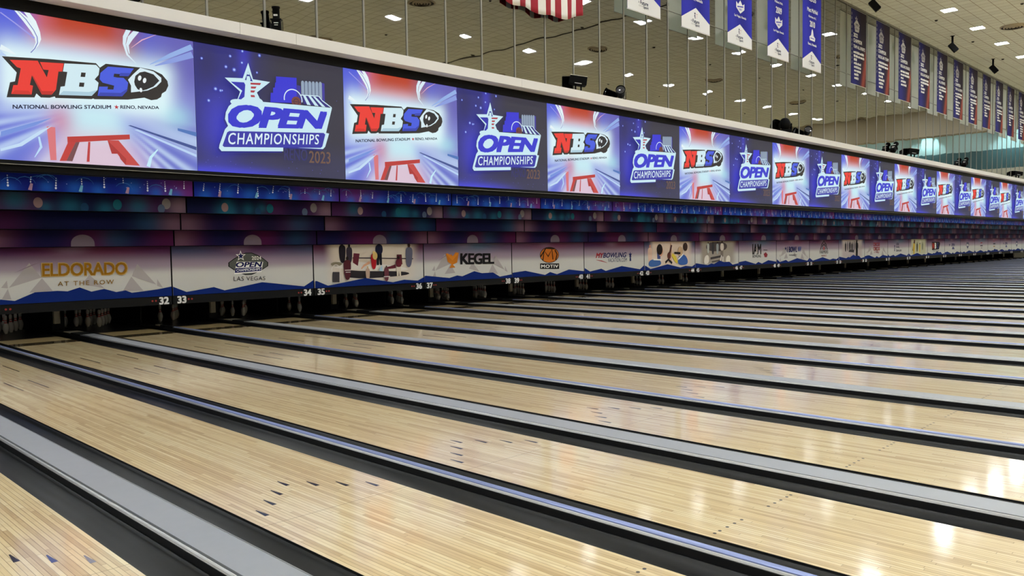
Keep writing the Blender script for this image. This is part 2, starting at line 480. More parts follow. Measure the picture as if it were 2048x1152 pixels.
SPON = {
 'ridgeA':[(.257,.095),(.472,.059),(.803,.2),(1.19,.209),(1.358,.191),(1.575,.256),(1.782,.164),(2.015,.206),(2.241,.133),(2.418,.158),(2.538,.103),(3.043,.147),(3.324,.195)],
 'ridgeB':[(.019,.188),(.282,.064),(.883,.14),(1.123,.058),(2.017,.199),(3.085,.055),(3.405,.193)],
 'ridgeC':[(.046,.168),(.349,.044),(1.444,.188),(2.29,.046),(2.651,.098),(3.106,.057),(3.4,.147)],
 'ridgeK':[(.062,.173),(.878,.083),(1.163,.143),(1.353,.113),(1.812,.242),(2.11,.174),(2.554,.179),(2.829,.049),(3.33,.102)],
 'ridgeM':[(-.001,.142),(.554,.185),(1.435,.03),(1.675,.113),(1.997,.032),(2.579,.166),(3.307,.088)],
 'eld':[(.929,.505),(.939,.733),(2.468,.489),(2.477,.714)],
 'row':[(1.194,.297),(1.197,.384),(2.201,.295),(2.204,.382)],
 't0':[(.737,.747),(.389,.302),(.928,.468)],
 't1':[(.936,.459),(.715,.196),(1.107,.213)],
 't2':[(.363,.436),(.266,.307),(.373,.293)],
 't3':[(.372,.284),(.272,.103),(.419,.089)],
 't4':[(1.759,.494),(1.621,.32),(2.025,.216)],
 't5':[(2.541,.428),(2.371,.15),(2.769,.131)],
 't6':[(2.665,.68),(2.551,.437),(3.027,.249)],
 't7':[(3.051,.359),(3.045,.218),(3.163,.172)],
 't8':[(.801,.727),(.477,.566),(.998,.786)],
 'lvdia':[(1.716,.899),(2.001,.79),(2.247,.598),(1.989,.45),(1.696,.345),(1.417,.449),(1.167,.618),(1.429,.789)],
 'lvplate':[(1.425,.676),(2.059,.661),(2.009,.43),(1.356,.402)],
 'lvopen':[(1.401,.552),(1.405,.669),(2.034,.546),(2.038,.662)],
 'lvchamp':[(1.397,.439),(1.4,.525),(1.99,.458),(1.992,.527)],
 'lvyear':[(1.689,.727),(2.084,.777)],
 'lvstar':[(1.522,.799),(1.526,.913)],
 'lv':[(1.339,.252),(1.342,.35),(2.096,.244),(2.098,.33)],
 'keg':[(1.285,.441),(1.293,.761),(2.608,.426),(2.615,.74)],
 'kegbird':[(.76,.769),(.894,.696),(.958,.742),(1.019,.67),(1.116,.787),(1.242,.776),(1.172,.501),(1.013,.448),(1.105,.369),(.885,.356),(.963,.458),(.828,.532)],
 'motbox':[(1.223,.392),(2.109,.37),(2.106,.196),(1.22,.223)],
 'motball':[(1.662,.637),(1.213,.645),(1.667,.888)],
 'mot':[(1.267,.248),(1.269,.353),(2.066,.235),(2.068,.333)],
 'myb':[(.596,.494),(.599,.665),(2.301,.489),(2.304,.668)],
 'vac':[(1.258,.348),(1.26,.481),(2.319,.34),(2.321,.471)],
 'mybpin':[(2.468,.367),(2.623,.693)],
 'p_bigL':[(.79,1.01),(1.037,.966),(1.076,.627),(.608,.637)],
 'p_table':[(.486,.598),(.878,.652),(2.943,.403),(2.658,.322),(.577,.43)],
 'p_woman':[(1.589,.701),(1.825,.688),(1.927,.564),(1.79,.415),(1.581,.421),(1.506,.531)],
 'p_hair':[(1.748,.763),(1.75,.85)],
 'p_stand':[(1.755,1.01),(2.047,1.008),(2.033,.539),(1.953,.528),(1.882,.826),(1.795,.567)],
 'p_man2':[(2.617,.86),(2.984,.855),(3.001,.424),(2.632,.39)],
 'p_manhead':[(2.855,.938),(2.857,1.001)],
 'p_mar1':[(.726,.509),(1.074,.542),(1.139,.2),(.716,.195)],
 'p_mar1h':[(.902,.631),(.905,.736)],
 'p_mar2':[(2.247,.446),(2.469,.528),(2.719,.5),(2.739,.207),(2.405,.219)],
 'p_mar2h':[(2.499,.617),(2.501,.706)],
 'p_mar3':[(1.919,.302),(2.216,.314),(2.318,.089),(1.941,.126)],
 'p_mar3h':[(2.082,.384),(2.085,.472)],
 'p_pink':[(1.345,.299),(1.632,.398),(1.73,.178),(1.342,.192)],
 'p_chair':[(.503,.37),(.697,.363),(.689,.112),(.495,.12)],
 'p_chairs':[(1.132,.816),(1.309,.801),(1.249,.495),(1.1,.584)],
}

# ------------------------------------------------------------------ materials
def wood_mat():
    m = bpy.data.materials.new('lane_maple')
    m.use_nodes = True
    g = N(m)
    tc = g('ShaderNodeTexCoord')
    sp = g('ShaderNodeSeparateXYZ', {0: tc.outputs['Object']})
    oi = g('ShaderNodeObjectInfo')
    x = g.math('DIVIDE', sp.outputs[0], LW / 39.0)
    bi = g.math('FLOOR', x); fx = g.math('FRACT', x)
    rnd = g.math('MULTIPLY', oi.outputs['Random'], 97.0)
    w1 = g('ShaderNodeTexWhiteNoise', {'W': g.math('ADD', bi, rnd)}, noise_dimensions='1D')
    yy = g.math('ADD', g.math('DIVIDE', sp.outputs[1], 1.25), g.math('MULTIPLY', w1.outputs['Value'], 7.3))
    si = g.math('FLOOR', yy); fy = g.math('FRACT', yy)
    cv = g('ShaderNodeCombineXYZ', {0: g.math('ADD', bi, rnd), 1: si})
    w2 = g('ShaderNodeTexWhiteNoise', {'Vector': cv.outputs[0]}, noise_dimensions='2D')
    mp = g('ShaderNodeMapping', {'Vector': tc.outputs['Object'], 'Scale': (90.0, 3.0, 1.0)})
    gr = g('ShaderNodeTexNoise', {'Vector': mp.outputs[0], 'Scale': 1.0, 'Detail': 4.0})
    mp2 = g('ShaderNodeMapping', {'Vector': tc.outputs['Object'], 'Scale': (14.0, 5.0, 1.0)})
    fl = g('ShaderNodeTexNoise', {'Vector': mp2.outputs[0], 'Scale': 1.0, 'Detail': 3.0})
    t = g.math('ADD', g.math('MULTIPLY', w2.outputs['Value'], 0.62), g.math('MULTIPLY', gr.outputs['Fac'], 0.38))
    rp = g('ShaderNodeValToRGB', {'Fac': t})
    e = rp.color_ramp.elements
    e[0].position = 0.1; e[0].color = (*lin(194, 162, 114), 1)
    e[1].position = 0.85; e[1].color = (*lin(246, 229, 184), 1)
    n = e.new(0.45); n.color = (*lin(233, 209, 158), 1)
    c = g.mix(g.math('MULTIPLY', g('ShaderNodeMapRange', {'Value': fl.outputs['Fac'], 'From Min': 0.5, 'From Max': 0.75}).outputs[0], 0.35), rp.outputs['Color'], lin(200, 164, 116))
    # panel length tone and joints between the lane panels
    pl = g.math('DIVIDE', g.math('SUBTRACT', sp.outputs[1], 2.0), 3.66)
    w3 = g('ShaderNodeTexWhiteNoise', {'Vector': g('ShaderNodeCombineXYZ', {0: g.math('FLOOR', pl), 1: rnd}).outputs[0]}, noise_dimensions='2D')
    c = g.mix(g.math('MULTIPLY', w3.outputs['Value'], 0.22), c, lin(230, 204, 166))
    # dark board joints
    j1 = g.math('LESS_THAN', fx, 0.13)
    w4 = g('ShaderNodeTexWhiteNoise', {'W': g.math('ADD', bi, g.math('ADD', rnd, 31.7))}, noise_dimensions='1D')
    j1 = g.math('MULTIPLY', j1, g.math('ADD', 0.22, g.math('MULTIPLY', w4.outputs['Value'], 0.5)))
    j2 = g.math('MULTIPLY', g.math('LESS_THAN', fy, 0.003), 0.5)
    j3 = g.math('MULTIPLY', g.math('LESS_THAN', g.math('FRACT', pl), 0.0012), 0.8)
    c = g.mix(g.math('MAXIMUM', j1, g.math('MAXIMUM', j2, j3)), c, lin(120, 86, 48))
    g.link(c, 'Base Color')
    g.b.inputs['Roughness'].default_value = 0.34
    g.b.inputs['Specular IOR Level'].default_value = 0.25
    g.b.inputs['Coat Weight'].default_value = 1.0
    g.b.inputs['Coat Roughness'].default_value = 0.10
    g.b.inputs['Coat IOR'].default_value = 1.5
    nz = g('ShaderNodeTexNoise', {'Vector': g('ShaderNodeMapping', {'Vector': tc.outputs['Object'], 'Scale': (25.0, 1.5, 1.0)}).outputs[0], 'Scale': 1.0, 'Detail': 2.0})
    bp = g('ShaderNodeBump', {'Height': nz.outputs['Fac'], 'Strength': 0.06, 'Distance': 0.004})
    g.link(bp.outputs[0], 'Coat Normal')
    return m

def ceiling_mat():
    m = bpy.data.materials.new('ceiling_tile')
    m.use_nodes = True
    g = N(m)
    tc = g('ShaderNodeTexCoord')
    sp = g('ShaderNodeSeparateXYZ', {0: tc.outputs['Object']})
    T = 0.585
    x = g.math('DIVIDE', sp.outputs[0], T); y = g.math('DIVIDE', sp.outputs[1], T)
    fx = g.math('FRACT', x); fy = g.math('FRACT', y)
    w = g('ShaderNodeTexWhiteNoise', {'Vector': g('ShaderNodeCombineXYZ', {0: g.math('FLOOR', x), 1: g.math('FLOOR', y)}).outputs[0]}, noise_dimensions='2D')
    nz = g('ShaderNodeTexNoise', {'Vector': tc.outputs['Object'], 'Scale': 90.0, 'Detail': 3.0})
    c = g.mix(w.outputs['Value'], lin(216, 222, 214), lin(224, 230, 222))
    c = g.mix(g.math('MULTIPLY', g.math('GREATER_THAN', nz.outputs['Fac'], 0.62), 0.25), c, lin(120, 112, 95))
    j = g.math('MAXIMUM', g.math('LESS_THAN', fx, 0.045), g.math('LESS_THAN', fy, 0.045))
    c = g.mix(g.math('MULTIPLY', j, 0.75), c, lin(128, 112, 88))
    g.link(c, 'Base Color')
    g.b.inputs['Roughness'].default_value = 0.9
    g.b.inputs['Specular IOR Level'].default_value = 0.1
    return m

def glass_mat():
    m = bpy.data.materials.new('mirrored_glass')
    m.use_nodes = True
    g = N(m)
    tc = g('ShaderNodeTexCoord')
    oi = g('ShaderNodeObjectInfo')
    off = g('ShaderNodeVectorMath', {0: tc.outputs['Object'], 1: g('ShaderNodeCombineXYZ', {0: g.math('MULTIPLY', oi.outputs['Random'], 60.0)}).outputs[0]}, operation='ADD')
    nz = g('ShaderNodeTexNoise', {'Vector': off.outputs[0], 'Scale': 0.75, 'Detail': 1.0})
    bp = g('ShaderNodeBump', {'Height': nz.outputs['Fac'], 'Strength': 1.0, 'Distance': 0.006})
    g.link(bp.outputs[0], 'Normal')
    g.b.inputs['Base Color'].default_value = (0.30, 0.302, 0.30, 1)
    g.b.inputs['Metallic'].default_value = 1.0
    g.b.inputs['Roughness'].default_value = 0.015
    return m

M_wood = wood_mat()
M_mark = mat('lane_marking', lin(24, 20, 26), 0.35, coat=.6, coat_rough=0.07)
M_blue = mat('arrow_blue', lin(42, 52, 110), 0.35, coat=1.0, coat_rough=0.07)
M_greyarrow = mat('arrow_grey', lin(125, 125, 135), 0.35, coat=1.0, coat_rough=0.07)
M_dash = mat('range_marker_brown', lin(92, 62, 42), 0.35, coat=1.0, coat_rough=0.07)
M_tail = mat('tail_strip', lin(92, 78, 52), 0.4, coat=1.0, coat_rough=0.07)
M_side = mat('divider_side_grey', (0.012, 0.012, 0.013), 0.45, spec=0.3)
M_tailpale = mat('tail_pale', lin(236, 208, 150), 0.4, coat=1.0, coat_rough=0.1, vary=0.08, bscale=8)
M_deck = mat('pin_deck_black', (0.012, 0.011, 0.010), 0.3, spec=0.3)
M_edge = mat('lane_side_black', (0.006, 0.006, 0.006), 0.6)
M_gutter = mat('gutter_plastic', (0.011, 0.012, 0.013), 0.36, spec=0.35, bump=0.1, bscale=6.0, vary=0.25)
M_capgrey = mat('capping_silver', (0.40, 0.42, 0.45), 0.42, metal=0.3, vary=0.05, bscale=9)
M_capblue = mat('capping_blue', (0.28, 0.34, 0.60), 0.3, metal=0.4)
M_rail = mat('rail_aluminium', (0.46, 0.47, 0.48), 0.5, metal=0.7)
M_black = mat('black_board', (0.007, 0.007, 0.007), 0.7, spec=0.15)
M_blackgloss = mat('black_frame', (0.004, 0.004, 0.004), 0.55, spec=0.12)
M_pale = mat('pale_end_cap', lin(168, 160, 140), 0.6)
M_white = mat('fascia_paint', lin(218, 216, 214), 0.7)
M_ceil = ceiling_mat()
M_glass = glass_mat()
M_mull = mat('joint_aluminium', (0.24, 0.235, 0.21), 0.5, metal=0.2)
M_print = vc_mat('printed_panel', rough=0.6, spec=0.06)
M_cloth = cloth_mat('banner_print')
M_screen = vc_mat('lit_screen', emit=True, strength=0.92, rough=0.55, spec=0.15, base=(0.022, 0.022, 0.022))
M_lamp = mat('light_diffuser', (0.9, 0.9, 0.88), 0.5, emit=(0.95, 1.0, 1.05), estr=LAMP)
M_lamp_boost = mat('light_diffuser_boosted', (0.9, 0.9, 0.88), 0.5, emit=(0.95, 1.0, 1.05), estr=LAMP * 1.75)  # unseen rear rows, strength raised to add light from behind the camera
M_fix = mat('fixture_white', (0.7, 0.68, 0.62), 0.5)
M_vent = mat('vent_metal', lin(176, 166, 142), 0.6, vary=0.1, bscale=6)
M_ventd = mat('vent_shadow_gap', (0.02, 0.018, 0.014), 0.8)
M_stage = mat('stage_light_black', (0.003, 0.003, 0.003), 0.55, spec=0.06)
M_stageg = mat('stage_light_grey', (0.11, 0.11, 0.115), 0.45)
M_lens = mat('lens_glass', (0.05, 0.05, 0.06), 0.05, spec=0.8)
M_chrome = mat('bright_sticker', (0.7, 0.7, 0.68), 0.35)
M_cyan = mat('wall_paint_cyan', lin(168, 200, 198), 0.7)
M_teal = mat('wall_paint_teal', lin(58, 94, 96), 0.6)
M_beige = mat('wall_paint_beige', lin(190, 182, 160), 0.8)
M_wall = mat('wall_paint_grey', lin(205, 200, 188), 0.8)
M_carpet = mat('carpet_dark', lin(70, 62, 70), 0.95, vary=0.3, bscale=12)
M_pin = mat('pin_white', (0.52, 0.50, 0.47), 0.25, coat=0.5)
M_pinred = mat('pin_red_band', (0.45, 0.02, 0.02), 0.3)
M_red = mat('indicator_red', (0.22, 0.01, 0.01), 0.3, emit=(0.8, 0.02, 0.02), estr=0.06)
M_num = mat('number_white', (0.75, 0.75, 0.75), 0.5)

# ------------------------------------------------------------------ the setting
X0, X1, YB = -24.0, 80.0, -44.0
def structure(name, me, loc=None):
    o = link(name, me, loc=loc)
    o['kind'] = 'structure'
    return o
structure('ceiling', MB().box(X0, YB, ZC, X1, YG + 0.3, ZC + 0.2).mesh('ceiling', M_ceil))
structure('floor', MB().box(X0, YB, -0.2, X1, YF, -0.001).mesh('floor', M_wood))
structure('floor_lanes', MB().box(X0, YF, -0.3, X1, 2.2, -0.14).mesh('floor_lanes', M_black))
structure('wall_back', MB().box(X0, 2.0, -0.14, X1, 2.2, 3.4).mesh('wall_back', M_black))
structure('wall_front', MB().box(X0, YB - 0.2, -0.2, X1, YB, ZC).mesh('wall_front', M_wall))
structure('wall_left', MB().box(X0 - 0.2, YB, -0.2, X0, 2.2, ZC).mesh('wall_left', M_wall))
mb = MB()
for z0, z1, mi in ((-0.2, 8.38, 0), (8.38, 10.2, 1), (10.2, ZC, 2)):
    mb.box(X1, YB, z0, X1 + 0.2, 2.2, z1, mi)
structure('wall_right', mb.mesh('wall_right', [M_beige, M_teal, M_cyan]))
structure('trim_1', MB().box(66.5, YB, 10.42, 67.6, YG - 0.32, ZC - 0.002, 0).mesh('soffit', M_beige))
# long white fascia box over the screens, with the seams of its sections
mb = MB()
xa = X0 + 0.05
sec = [X0 + 0.05, -6.2, 0.72, 1.95] + [1.95 + 6.7 * i for i in range(1, 12)] + [X1 - 0.05]
for a, b in zip(sec[:-1], sec[1:]):
    mb.box(a + 0.002, -5.66, 5.845, b - 0.002, YG - 0.015, 6.07, 0, 0.006)
structure('trim_2', mb.mesh('fascia', M_white))
structure('trim_3', MB().box(X0 + 0.05, YG - 0.012, 5.845, X1 - 0.05, YG + 0.25, 6.05).mesh('fascia_back', M_black))
# black head rail and sill of the screen row
structure('trim_4', MB().box(X0 + 0.05, YS - 0.03, ZS1 - 0.002, X1 - 0.05, YS + 0.2, 5.843).mesh('screen_head', M_blackgloss))
mb = MB()
mb.box(X0 + 0.05, YS - 0.05, 3.10, X1 - 0.05, YS + 0.32, ZS0 - 0.002, 0, 0.004)
mb.box(X0 + 0.05, YS + 0.02, 3.0, X1 - 0.05, YS + 0.3, 3.098, 0)
mb.box(X0 + 0.05, YS - 0.058, 3.102, X1 - 0.05, YS - 0.0505, 3.112, 1)
structure('trim_5', mb.mesh('screen_sill', [M_blackgloss, M_mull]))
structure('trim_6', MB().box(X0, YG - 0.02, 9.385, X1, YG - 0.012, 9.402).mesh('glass_joint', M_mull))
structure('trim_7', MB().box(X0, YG - 0.07, ZC - 0.06, X1, YG - 0.012, ZC - 0.001).mesh('glass_head', M_mull))
structure('trim_8', MB().box(24.75, YB, ZC - 0.02, 24.9, YG - 0.08, ZC - 0.0005).mesh('ceiling_joint', M_ventd))

# mirrored glass panes from the fascia to the ceiling, 1.219 m wide, upright joint on each
pane = MB().box(0.004, 0, 6.07, 1.215, 0.012, ZC - 0.002).mesh('pane', M_glass)
jt = MB().box(-0.019, -0.02, 6.07, 0.019, 0.012, ZC - 0.06).mesh('mullion', M_mull)
rg = random.Random(4)
nwin = 0
x = -0.38 - 1.219 * 19
while x < X1 - 1.3:
    nwin += 1
    w = link('window_%d' % nwin, pane, loc=(x + 0.61, YG, 0), rot=(rg.uniform(-0.0012, 0.0012) * 0, 0, rg.uniform(-0.0018, 0.0018)))
    w['kind'] = 'structure'
    w.data = pane
    j = link('mullion', jt, w)
    x += 1.219

# ------------------------------------------------------------------ lanes
def lane_mesh(odd, detail=True):
    mb = MB()
    mb.box(0, -19.98, -0.05, LW, -3.2, 0.0, 0)
    for f in mb.bm.faces:
        n = f.normal
        f.material_index = 0 if f.calc_center_median().z > -0.001 else 1
    bw = LW / 39
    z = 0.0008
    def q(x0, y0, x1, y1, mi): mb.face([(x0, y0, z), (x1, y0, z), (x1, y1, z), (x0, y1, z)], mi)
    q(0.004, -4.58, LW - 0.004, -4.1, 5)  # darker strip across the lane tail
    q(0.004, -4.1, LW - 0.004, -3.204, 7)  # paler band from the strip to the lane end
    if detail:
        ay = {20: -15.6718, 15: -15.8268, 25: -15.8268, 10: -15.9825, 30: -15.9825, 5: -16.1395, 35: -16.1395}
        for b, y in ay.items():
            c = (b - 0.5) * bw
            mi = 2
            if odd == 'near': mi = {25: 2, 30: 3, 35: 4}.get(b, 2)
            mb.face([(c - 0.016, y, z), (c + 0.016, y, z), (c + 0.004, y + 0.145, z), (c - 0.004, y + 0.145, z)], mi)
        for b in (3, 5, 8, 11, 14, 26, 29, 32, 35, 37):
            c = (b - 0.5) * bw
            mb.face([(c + 0.0105 * math.cos(a * math.pi / 6), -18.274 + 0.0105 * math.sin(a * math.pi / 6), z) for a in range(12)], 2)
        for bs, y0, y1 in (((15, 25), -9.86, -8.97), ((10, 30), -8.03, -7.15)):
            for b in bs:
                c = (b - 0.5) * bw
                q(c - 0.009, y0, c + 0.009, y1, 6)
    return mb.mesh('lane_bed', [M_wood, M_edge, M_mark, M_blue, M_greyarrow, M_tail, M_dash, M_tailpale])
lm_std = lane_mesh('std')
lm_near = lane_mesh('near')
deck = MB().box(0, -3.196, -0.05, LW, -0.9, 0.0, 0).mesh('pin_deck', M_deck)
prof = []
for i in range(11):
    a = math.pi * i / 10
    prof.append((0.1175 - 0.108 * math.cos(a), -0.004 - 0.05 * math.sin(a) ** 0.8))
prof = [(p[0], p[1] - 0.008) for p in prof]
prof = [(0.0005, -0.012)] + prof + [(0.2345, -0.012), (0.2345, -0.020)]
prof += [(p[0], p[1] - 0.008) for p in reversed(prof[1:-2])] + [(0.0005, -0.020)]
gm = MB().prof(prof, -19.98, -1.2, 0, smooth=False).mesh('gutter', M_gutter)
for p_ in gm.polygons: p_.use_smooth = len(p_.vertices) == 4

def lane_words(n):
    if n == 29: return 'maple lane in the bottom left corner, with blue and grey arrows'
    if n == 30: return 'maple lane between the wide silver divider at bottom left and the nearest blue one'
    if n == 31: return 'maple lane between the nearest blue divider and the second silver one'
    if n < 29: return 'maple lane off the left edge, numbered %d' % n
    return 'glossy maple bowling lane ending under the number %d' % n
for n in range(33 + 2 * K0, 33 + 2 * K1 + 2):
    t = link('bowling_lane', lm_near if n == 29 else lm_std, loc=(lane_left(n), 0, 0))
    tag(t, lane_words(n), 'bowling lane', 'bowling lanes')
    for dx in (-0.2355, LW + 0.0005):
        link('gutter', gm, t, loc=(dx, 0, 0))
    link('pin_deck', deck, t)

# dividers: wide silver ones inside a pair, narrow blue ones between pairs
def half_tube(cx, cz, r, n=8):
    return [(cx - r * math.cos(math.pi * i / n), cz + r * math.sin(math.pi * i / n)) for i in range(n + 1)]
WD = WG - 0.471
y0, y1 = -19.98, -3.76
wide_body = MB().box(0.001, y0, -0.13, WD - 0.001, -2.0, 0.030).mesh('divider_body', M_side)
wide_cap = MB().prof([(0.040, 0.0305), (0.040, 0.046), (WD - 0.012, 0.050), (WD - 0.003, 0.046), (WD - 0.003, 0.0305)], y0, y1).mesh('capping', M_capgrey)
wide_rail = MB().prof([(0.002, 0.0305), (0.002, 0.036)] + half_tube(0.0145, 0.036, 0.0125) + [(0.027, 0.0305)], y0, y1, smooth=True).mesh('rail', M_rail)
wide_lip = MB().prof([(WD - 0.0025, 0.0305), (WD - 0.0025, 0.049), (WD + 0.0015, 0.049), (WD + 0.0015, 0.0305)], y0, y1).mesh('edge_strip', M_rail)
wide_dark = MB().box(0.002, -3.755, 0.0305, WD - 0.002, -3.2, 0.054, 0, 0.004).mesh('dark_piece', M_black)  # darker stretch past the end of the capping
wide_end = MB().box(0.002, -3.195, 0.0305, WD - 0.002, -2.78, 0.052, 0, 0.004).mesh('end_cap', M_pale)
ND = 2 * NG - 0.471
nar_body = MB().box(0.001, y0, -0.13, ND - 0.001, -2.0, 0.030).mesh('divider_body', M_side)
nar_cap = MB().prof([(0.0225, 0.0305), (0.0225, 0.050), (0.030, 0.056), (ND - 0.008, 0.060), (ND - 0.002, 0.054), (ND - 0.002, 0.0305)], y0, y1).mesh('capping', M_capblue)
nar_rail = MB().prof([(0.002, 0.0305), (0.002, 0.038)] + half_tube(0.0115, 0.038, 0.0095) + [(0.021, 0.0305)], y0, y1, smooth=True).mesh('rail', M_rail)
nar_dark = MB().box(0.002, -3.755, 0.0305, ND - 0.002, -3.1, 0.062, 0, 0.004).mesh('dark_piece', M_black)  # same darker stretch on the narrow divider
nar_end = MB().box(0.002, -3.095, 0.0305, ND - 0.002, -2.85, 0.060, 0, 0.004).mesh('end_cap', M_pale)
for n in range(33 + 2 * K0, 33 + 2 * K1 + 1):
    wide = n % 2 == 1
    xx = lane_left(n) + LW + 0.2355
    t = empty('lane_divider', (xx, 0, 0))
    if n == 29: lb = 'wide silver divider with a rounded rail, nearest the camera at the bottom left'
    elif n == 30: lb = 'long narrow blue and silver divider, nearest of the blue ones'
    elif n == 31: lb = 'wide silver lane divider ending under the gold-lettered masking panel'
    elif n < 29: lb = 'lane divider beyond the left edge, beside lane %d' % n
    else: lb = ('wide flat silver divider' if wide else 'narrow blue and silver divider') + ' between the lanes numbered %d and %d' % (n, n + 1)
    tag(t, lb, 'lane divider', 'wide silver dividers' if wide else 'narrow blue dividers')
    for nm, me in ((('divider_body', wide_body), ('capping', wide_cap), ('rail', wide_rail), ('edge_strip', wide_lip), ('dark_piece', wide_dark), ('end_cap', wide_end)) if wide else
                   (('divider_body', nar_body), ('capping', nar_cap), ('rail', nar_rail), ('dark_piece', nar_dark), ('end_cap', nar_end))):
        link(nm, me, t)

# kickback boards between the pin decks
kb_w = MB().box(0.012, -2.0 + 0.01, -0.13, WD - 0.012, 1.9, 0.95, 0).mesh('kickback', M_black)
kb_n = MB().box(0.012, -2.0 + 0.01, -0.13, ND - 0.012, 1.9, 0.95, 0).mesh('kickback', M_black)
kb_box = MB().box(0.03, -2.075, 0.16, 0.15, -1.992, 0.44, 0, 0.006).mesh('switch_box', M_pale)
kb_arm = MB().cyl((0.02, -2.02, 0.08), (0.028, -1.15, 0.40), 0.009, mi=0).mesh('sweep_arm', M_mull)
for n in range(33 + 2 * K0, 33 + 2 * K1 + 1):
    wide = n % 2 == 1
    xx = lane_left(n) + LW + 0.2355
    who = 'between lanes %d and %d' % (n, n + 1)
    t = link('kickback_board', kb_w if wide else kb_n, loc=(xx, 0, 0))
    tag(t, 'dark kickback board beside the pins ' + who, 'kickback', 'kickback boards')
    if wide: link('switch_box', kb_box, t)

# ------------------------------------------------------------------ pins
pp = [(0.0, 0.0), (0.0258, 0.0), (0.0285, 0.006), (0.0357, 0.019), (0.0497, 0.057), (0.0575, 0.086), (0.0605, 0.114), (0.0577, 0.149), (0.0471, 0.184), (0.0313, 0.219), (0.0250, 0.238), (0.0233, 0.250), (0.0236, 0.262), (0.0249, 0.276), (0.0290, 0.298), (0.0322, 0.325), (0.0323, 0.343), (0.0290, 0.362), (0.0190, 0.377), (0.0, 0.381)]
pin_me = MB().lathe([(max(r, 0.0005), z) for r, z in pp], 20, mis=[1 if i in (9, 12) else 0 for i in range(len(pp) - 1)]).mesh('pin', [M_pin, M_pinred])
spots = {'front pin': (0, 0)}
for r in range(1, 4):
    nm = {1: ['left pin', 'right pin'], 2: ['left pin', 'middle pin', 'right pin'], 3: ['leftmost pin', 'inner left pin', 'inner right pin', 'rightmost pin']}[r]
    for i, w in enumerate(nm):
        spots[w + {1: ' of the second row', 2: ' of the third row', 3: ' of the back row'}[r]] = ((i - r / 2) * 0.3048, r * 0.264)
leave = {33: ('front pin', 'left pin of the third row', 'middle pin of the third row', 'inner left pin of the back row', 'inner right pin of the back row'),
         34: ('right pin of the third row', 'middle pin of the third row', 'inner right pin of the back row', 'leftmost pin of the back row'),
         35: ('left pin of the second row', 'left pin of the third row', 'leftmost pin of the back row', 'inner left pin of the back row')}
for n in range(31, 47):
    for w, (dx, dy) in spots.items():
        if w in leave.get(n, ()): continue
        o = link('bowling_pin', pin_me, loc=(lane_left(n) + LW / 2 + dx, -1.715 + dy, 0.0))
        tag(o, 'red-banded white bowling pin, %s, under the %s' % (w, 'number %d' % n if n > 31 else 'gold panel'), 'bowling pin', 'bowling pins in the racks')

# ------------------------------------------------------------------ screens
def nbs_bg(x, z):
    c = mixc(lin(84, 96, 222), lin(104, 100, 186), smooth(1.6, 3.2, x))
    c = mixc(c, lin(150, 160, 235), 0.5 * smooth(1.9, 1.2, z))
    # rays running to the far end of the pictured lane
    if z < 1.0:
        a = math.atan2(z - 1.05, x - 1.6)
        s = 0.5 + 0.5 * math.sin(a * 34 + 3 * math.sin(a * 9))
        c = mixc(c, lin(198, 222, 250), 0.75 * s * smooth(1.0, 0.5, z) * smooth(0.35, 1.0, abs(x - 1.6)))
        c = mixc(c, lin(70, 92, 200), 0.45 * (1 - s) * smooth(0.9, 0.3, z) * smooth(0.7, 1.3, abs(x - 1.6)))
    r = smooth(1.12, 0.62, abs(x - 1.45)) * smooth(1.72, 2.1, z)
    red = mixc(lin(206, 104, 126), lin(190, 62, 34), smooth(1.95, 2.3, z) * smooth(0.9, 0.3, abs(x - 1.45)))
    red = mixc(red, lin(122, 76, 92), 0.85 * smooth(1.7, 2.4, x))
    c = mixc(c, red, r)
    dx = max(0.28 - x, 0, x - 2.72); dz = max(1.15 - z, 0, z - 1.72)
    d = math.hypot(dx, dz * 0.85)
    c = mixc(c, lin(226, 250, 255), math.exp(-(d / 0.27) ** 2))
    wl = 0.36 + max(0, 1.05 - z) * 0.55
    b = math.exp(-((x - 1.55) / wl) ** 4) * smooth(1.15, 0.85, z)
    c = mixc(c, mixc(lin(232, 205, 216), lin(206, 244, 250), smooth(0.25, 0.8, z)), 0.9 * b)
    c = mixc(c, lin(226, 120, 130), 0.55 * math.exp(-((x - 0.98) / 0.22) ** 2 - ((z - 0.72) / 0.28) ** 2))
    g = math.exp(-((x - 3.0) / 0.3) ** 2 - ((z - 1.0) / 0.22) ** 2)
    return mixc(c, lin(170, 232, 240), 0.6 * g)

A = Art()
A.clip = (0, 0, PW - .006, ZS1 - ZS0 - .004)
A.grid(0, 0, PW - .006, ZS1 - ZS0 - .004, 112, 84, nbs_bg)
cw, cb = lin(222, 240, 252), lin(236, 250, 255)
for nm, w, c in (('sw1', [.10, .10, .09, .075, .05, .03, .008], cb), ('sw2', [.10, .08, .055, .04, .025, .008], cb), ('st1', [.02, .02, .03], lin(160, 160, 235)),
                 ('lb1', [.09, .06, .01], cb), ('lb2', [.07, .01], lin(190, 215, 250)), ('rs1', [.09, .07, .05, .035, .008], cw), ('rs2', [.12, .09, .05, .015], cw),
                 ('st2', [.02, .02, .005], lin(236, 180, 200)), ('rb1', [.10, .08, .01], lin(150, 180, 235)), ('rb2', [.12, .09, .01], lin(140, 160, 228)), ('crv', [.03, .04, .01], lin(190, 225, 255)), ('crv2', [.02, .05, .07], lin(200, 240, 255))):
    A.stroke(NBS[nm], w, c)
A.stroke(NBS['sw1'], .014, lin(120, 130, 200))
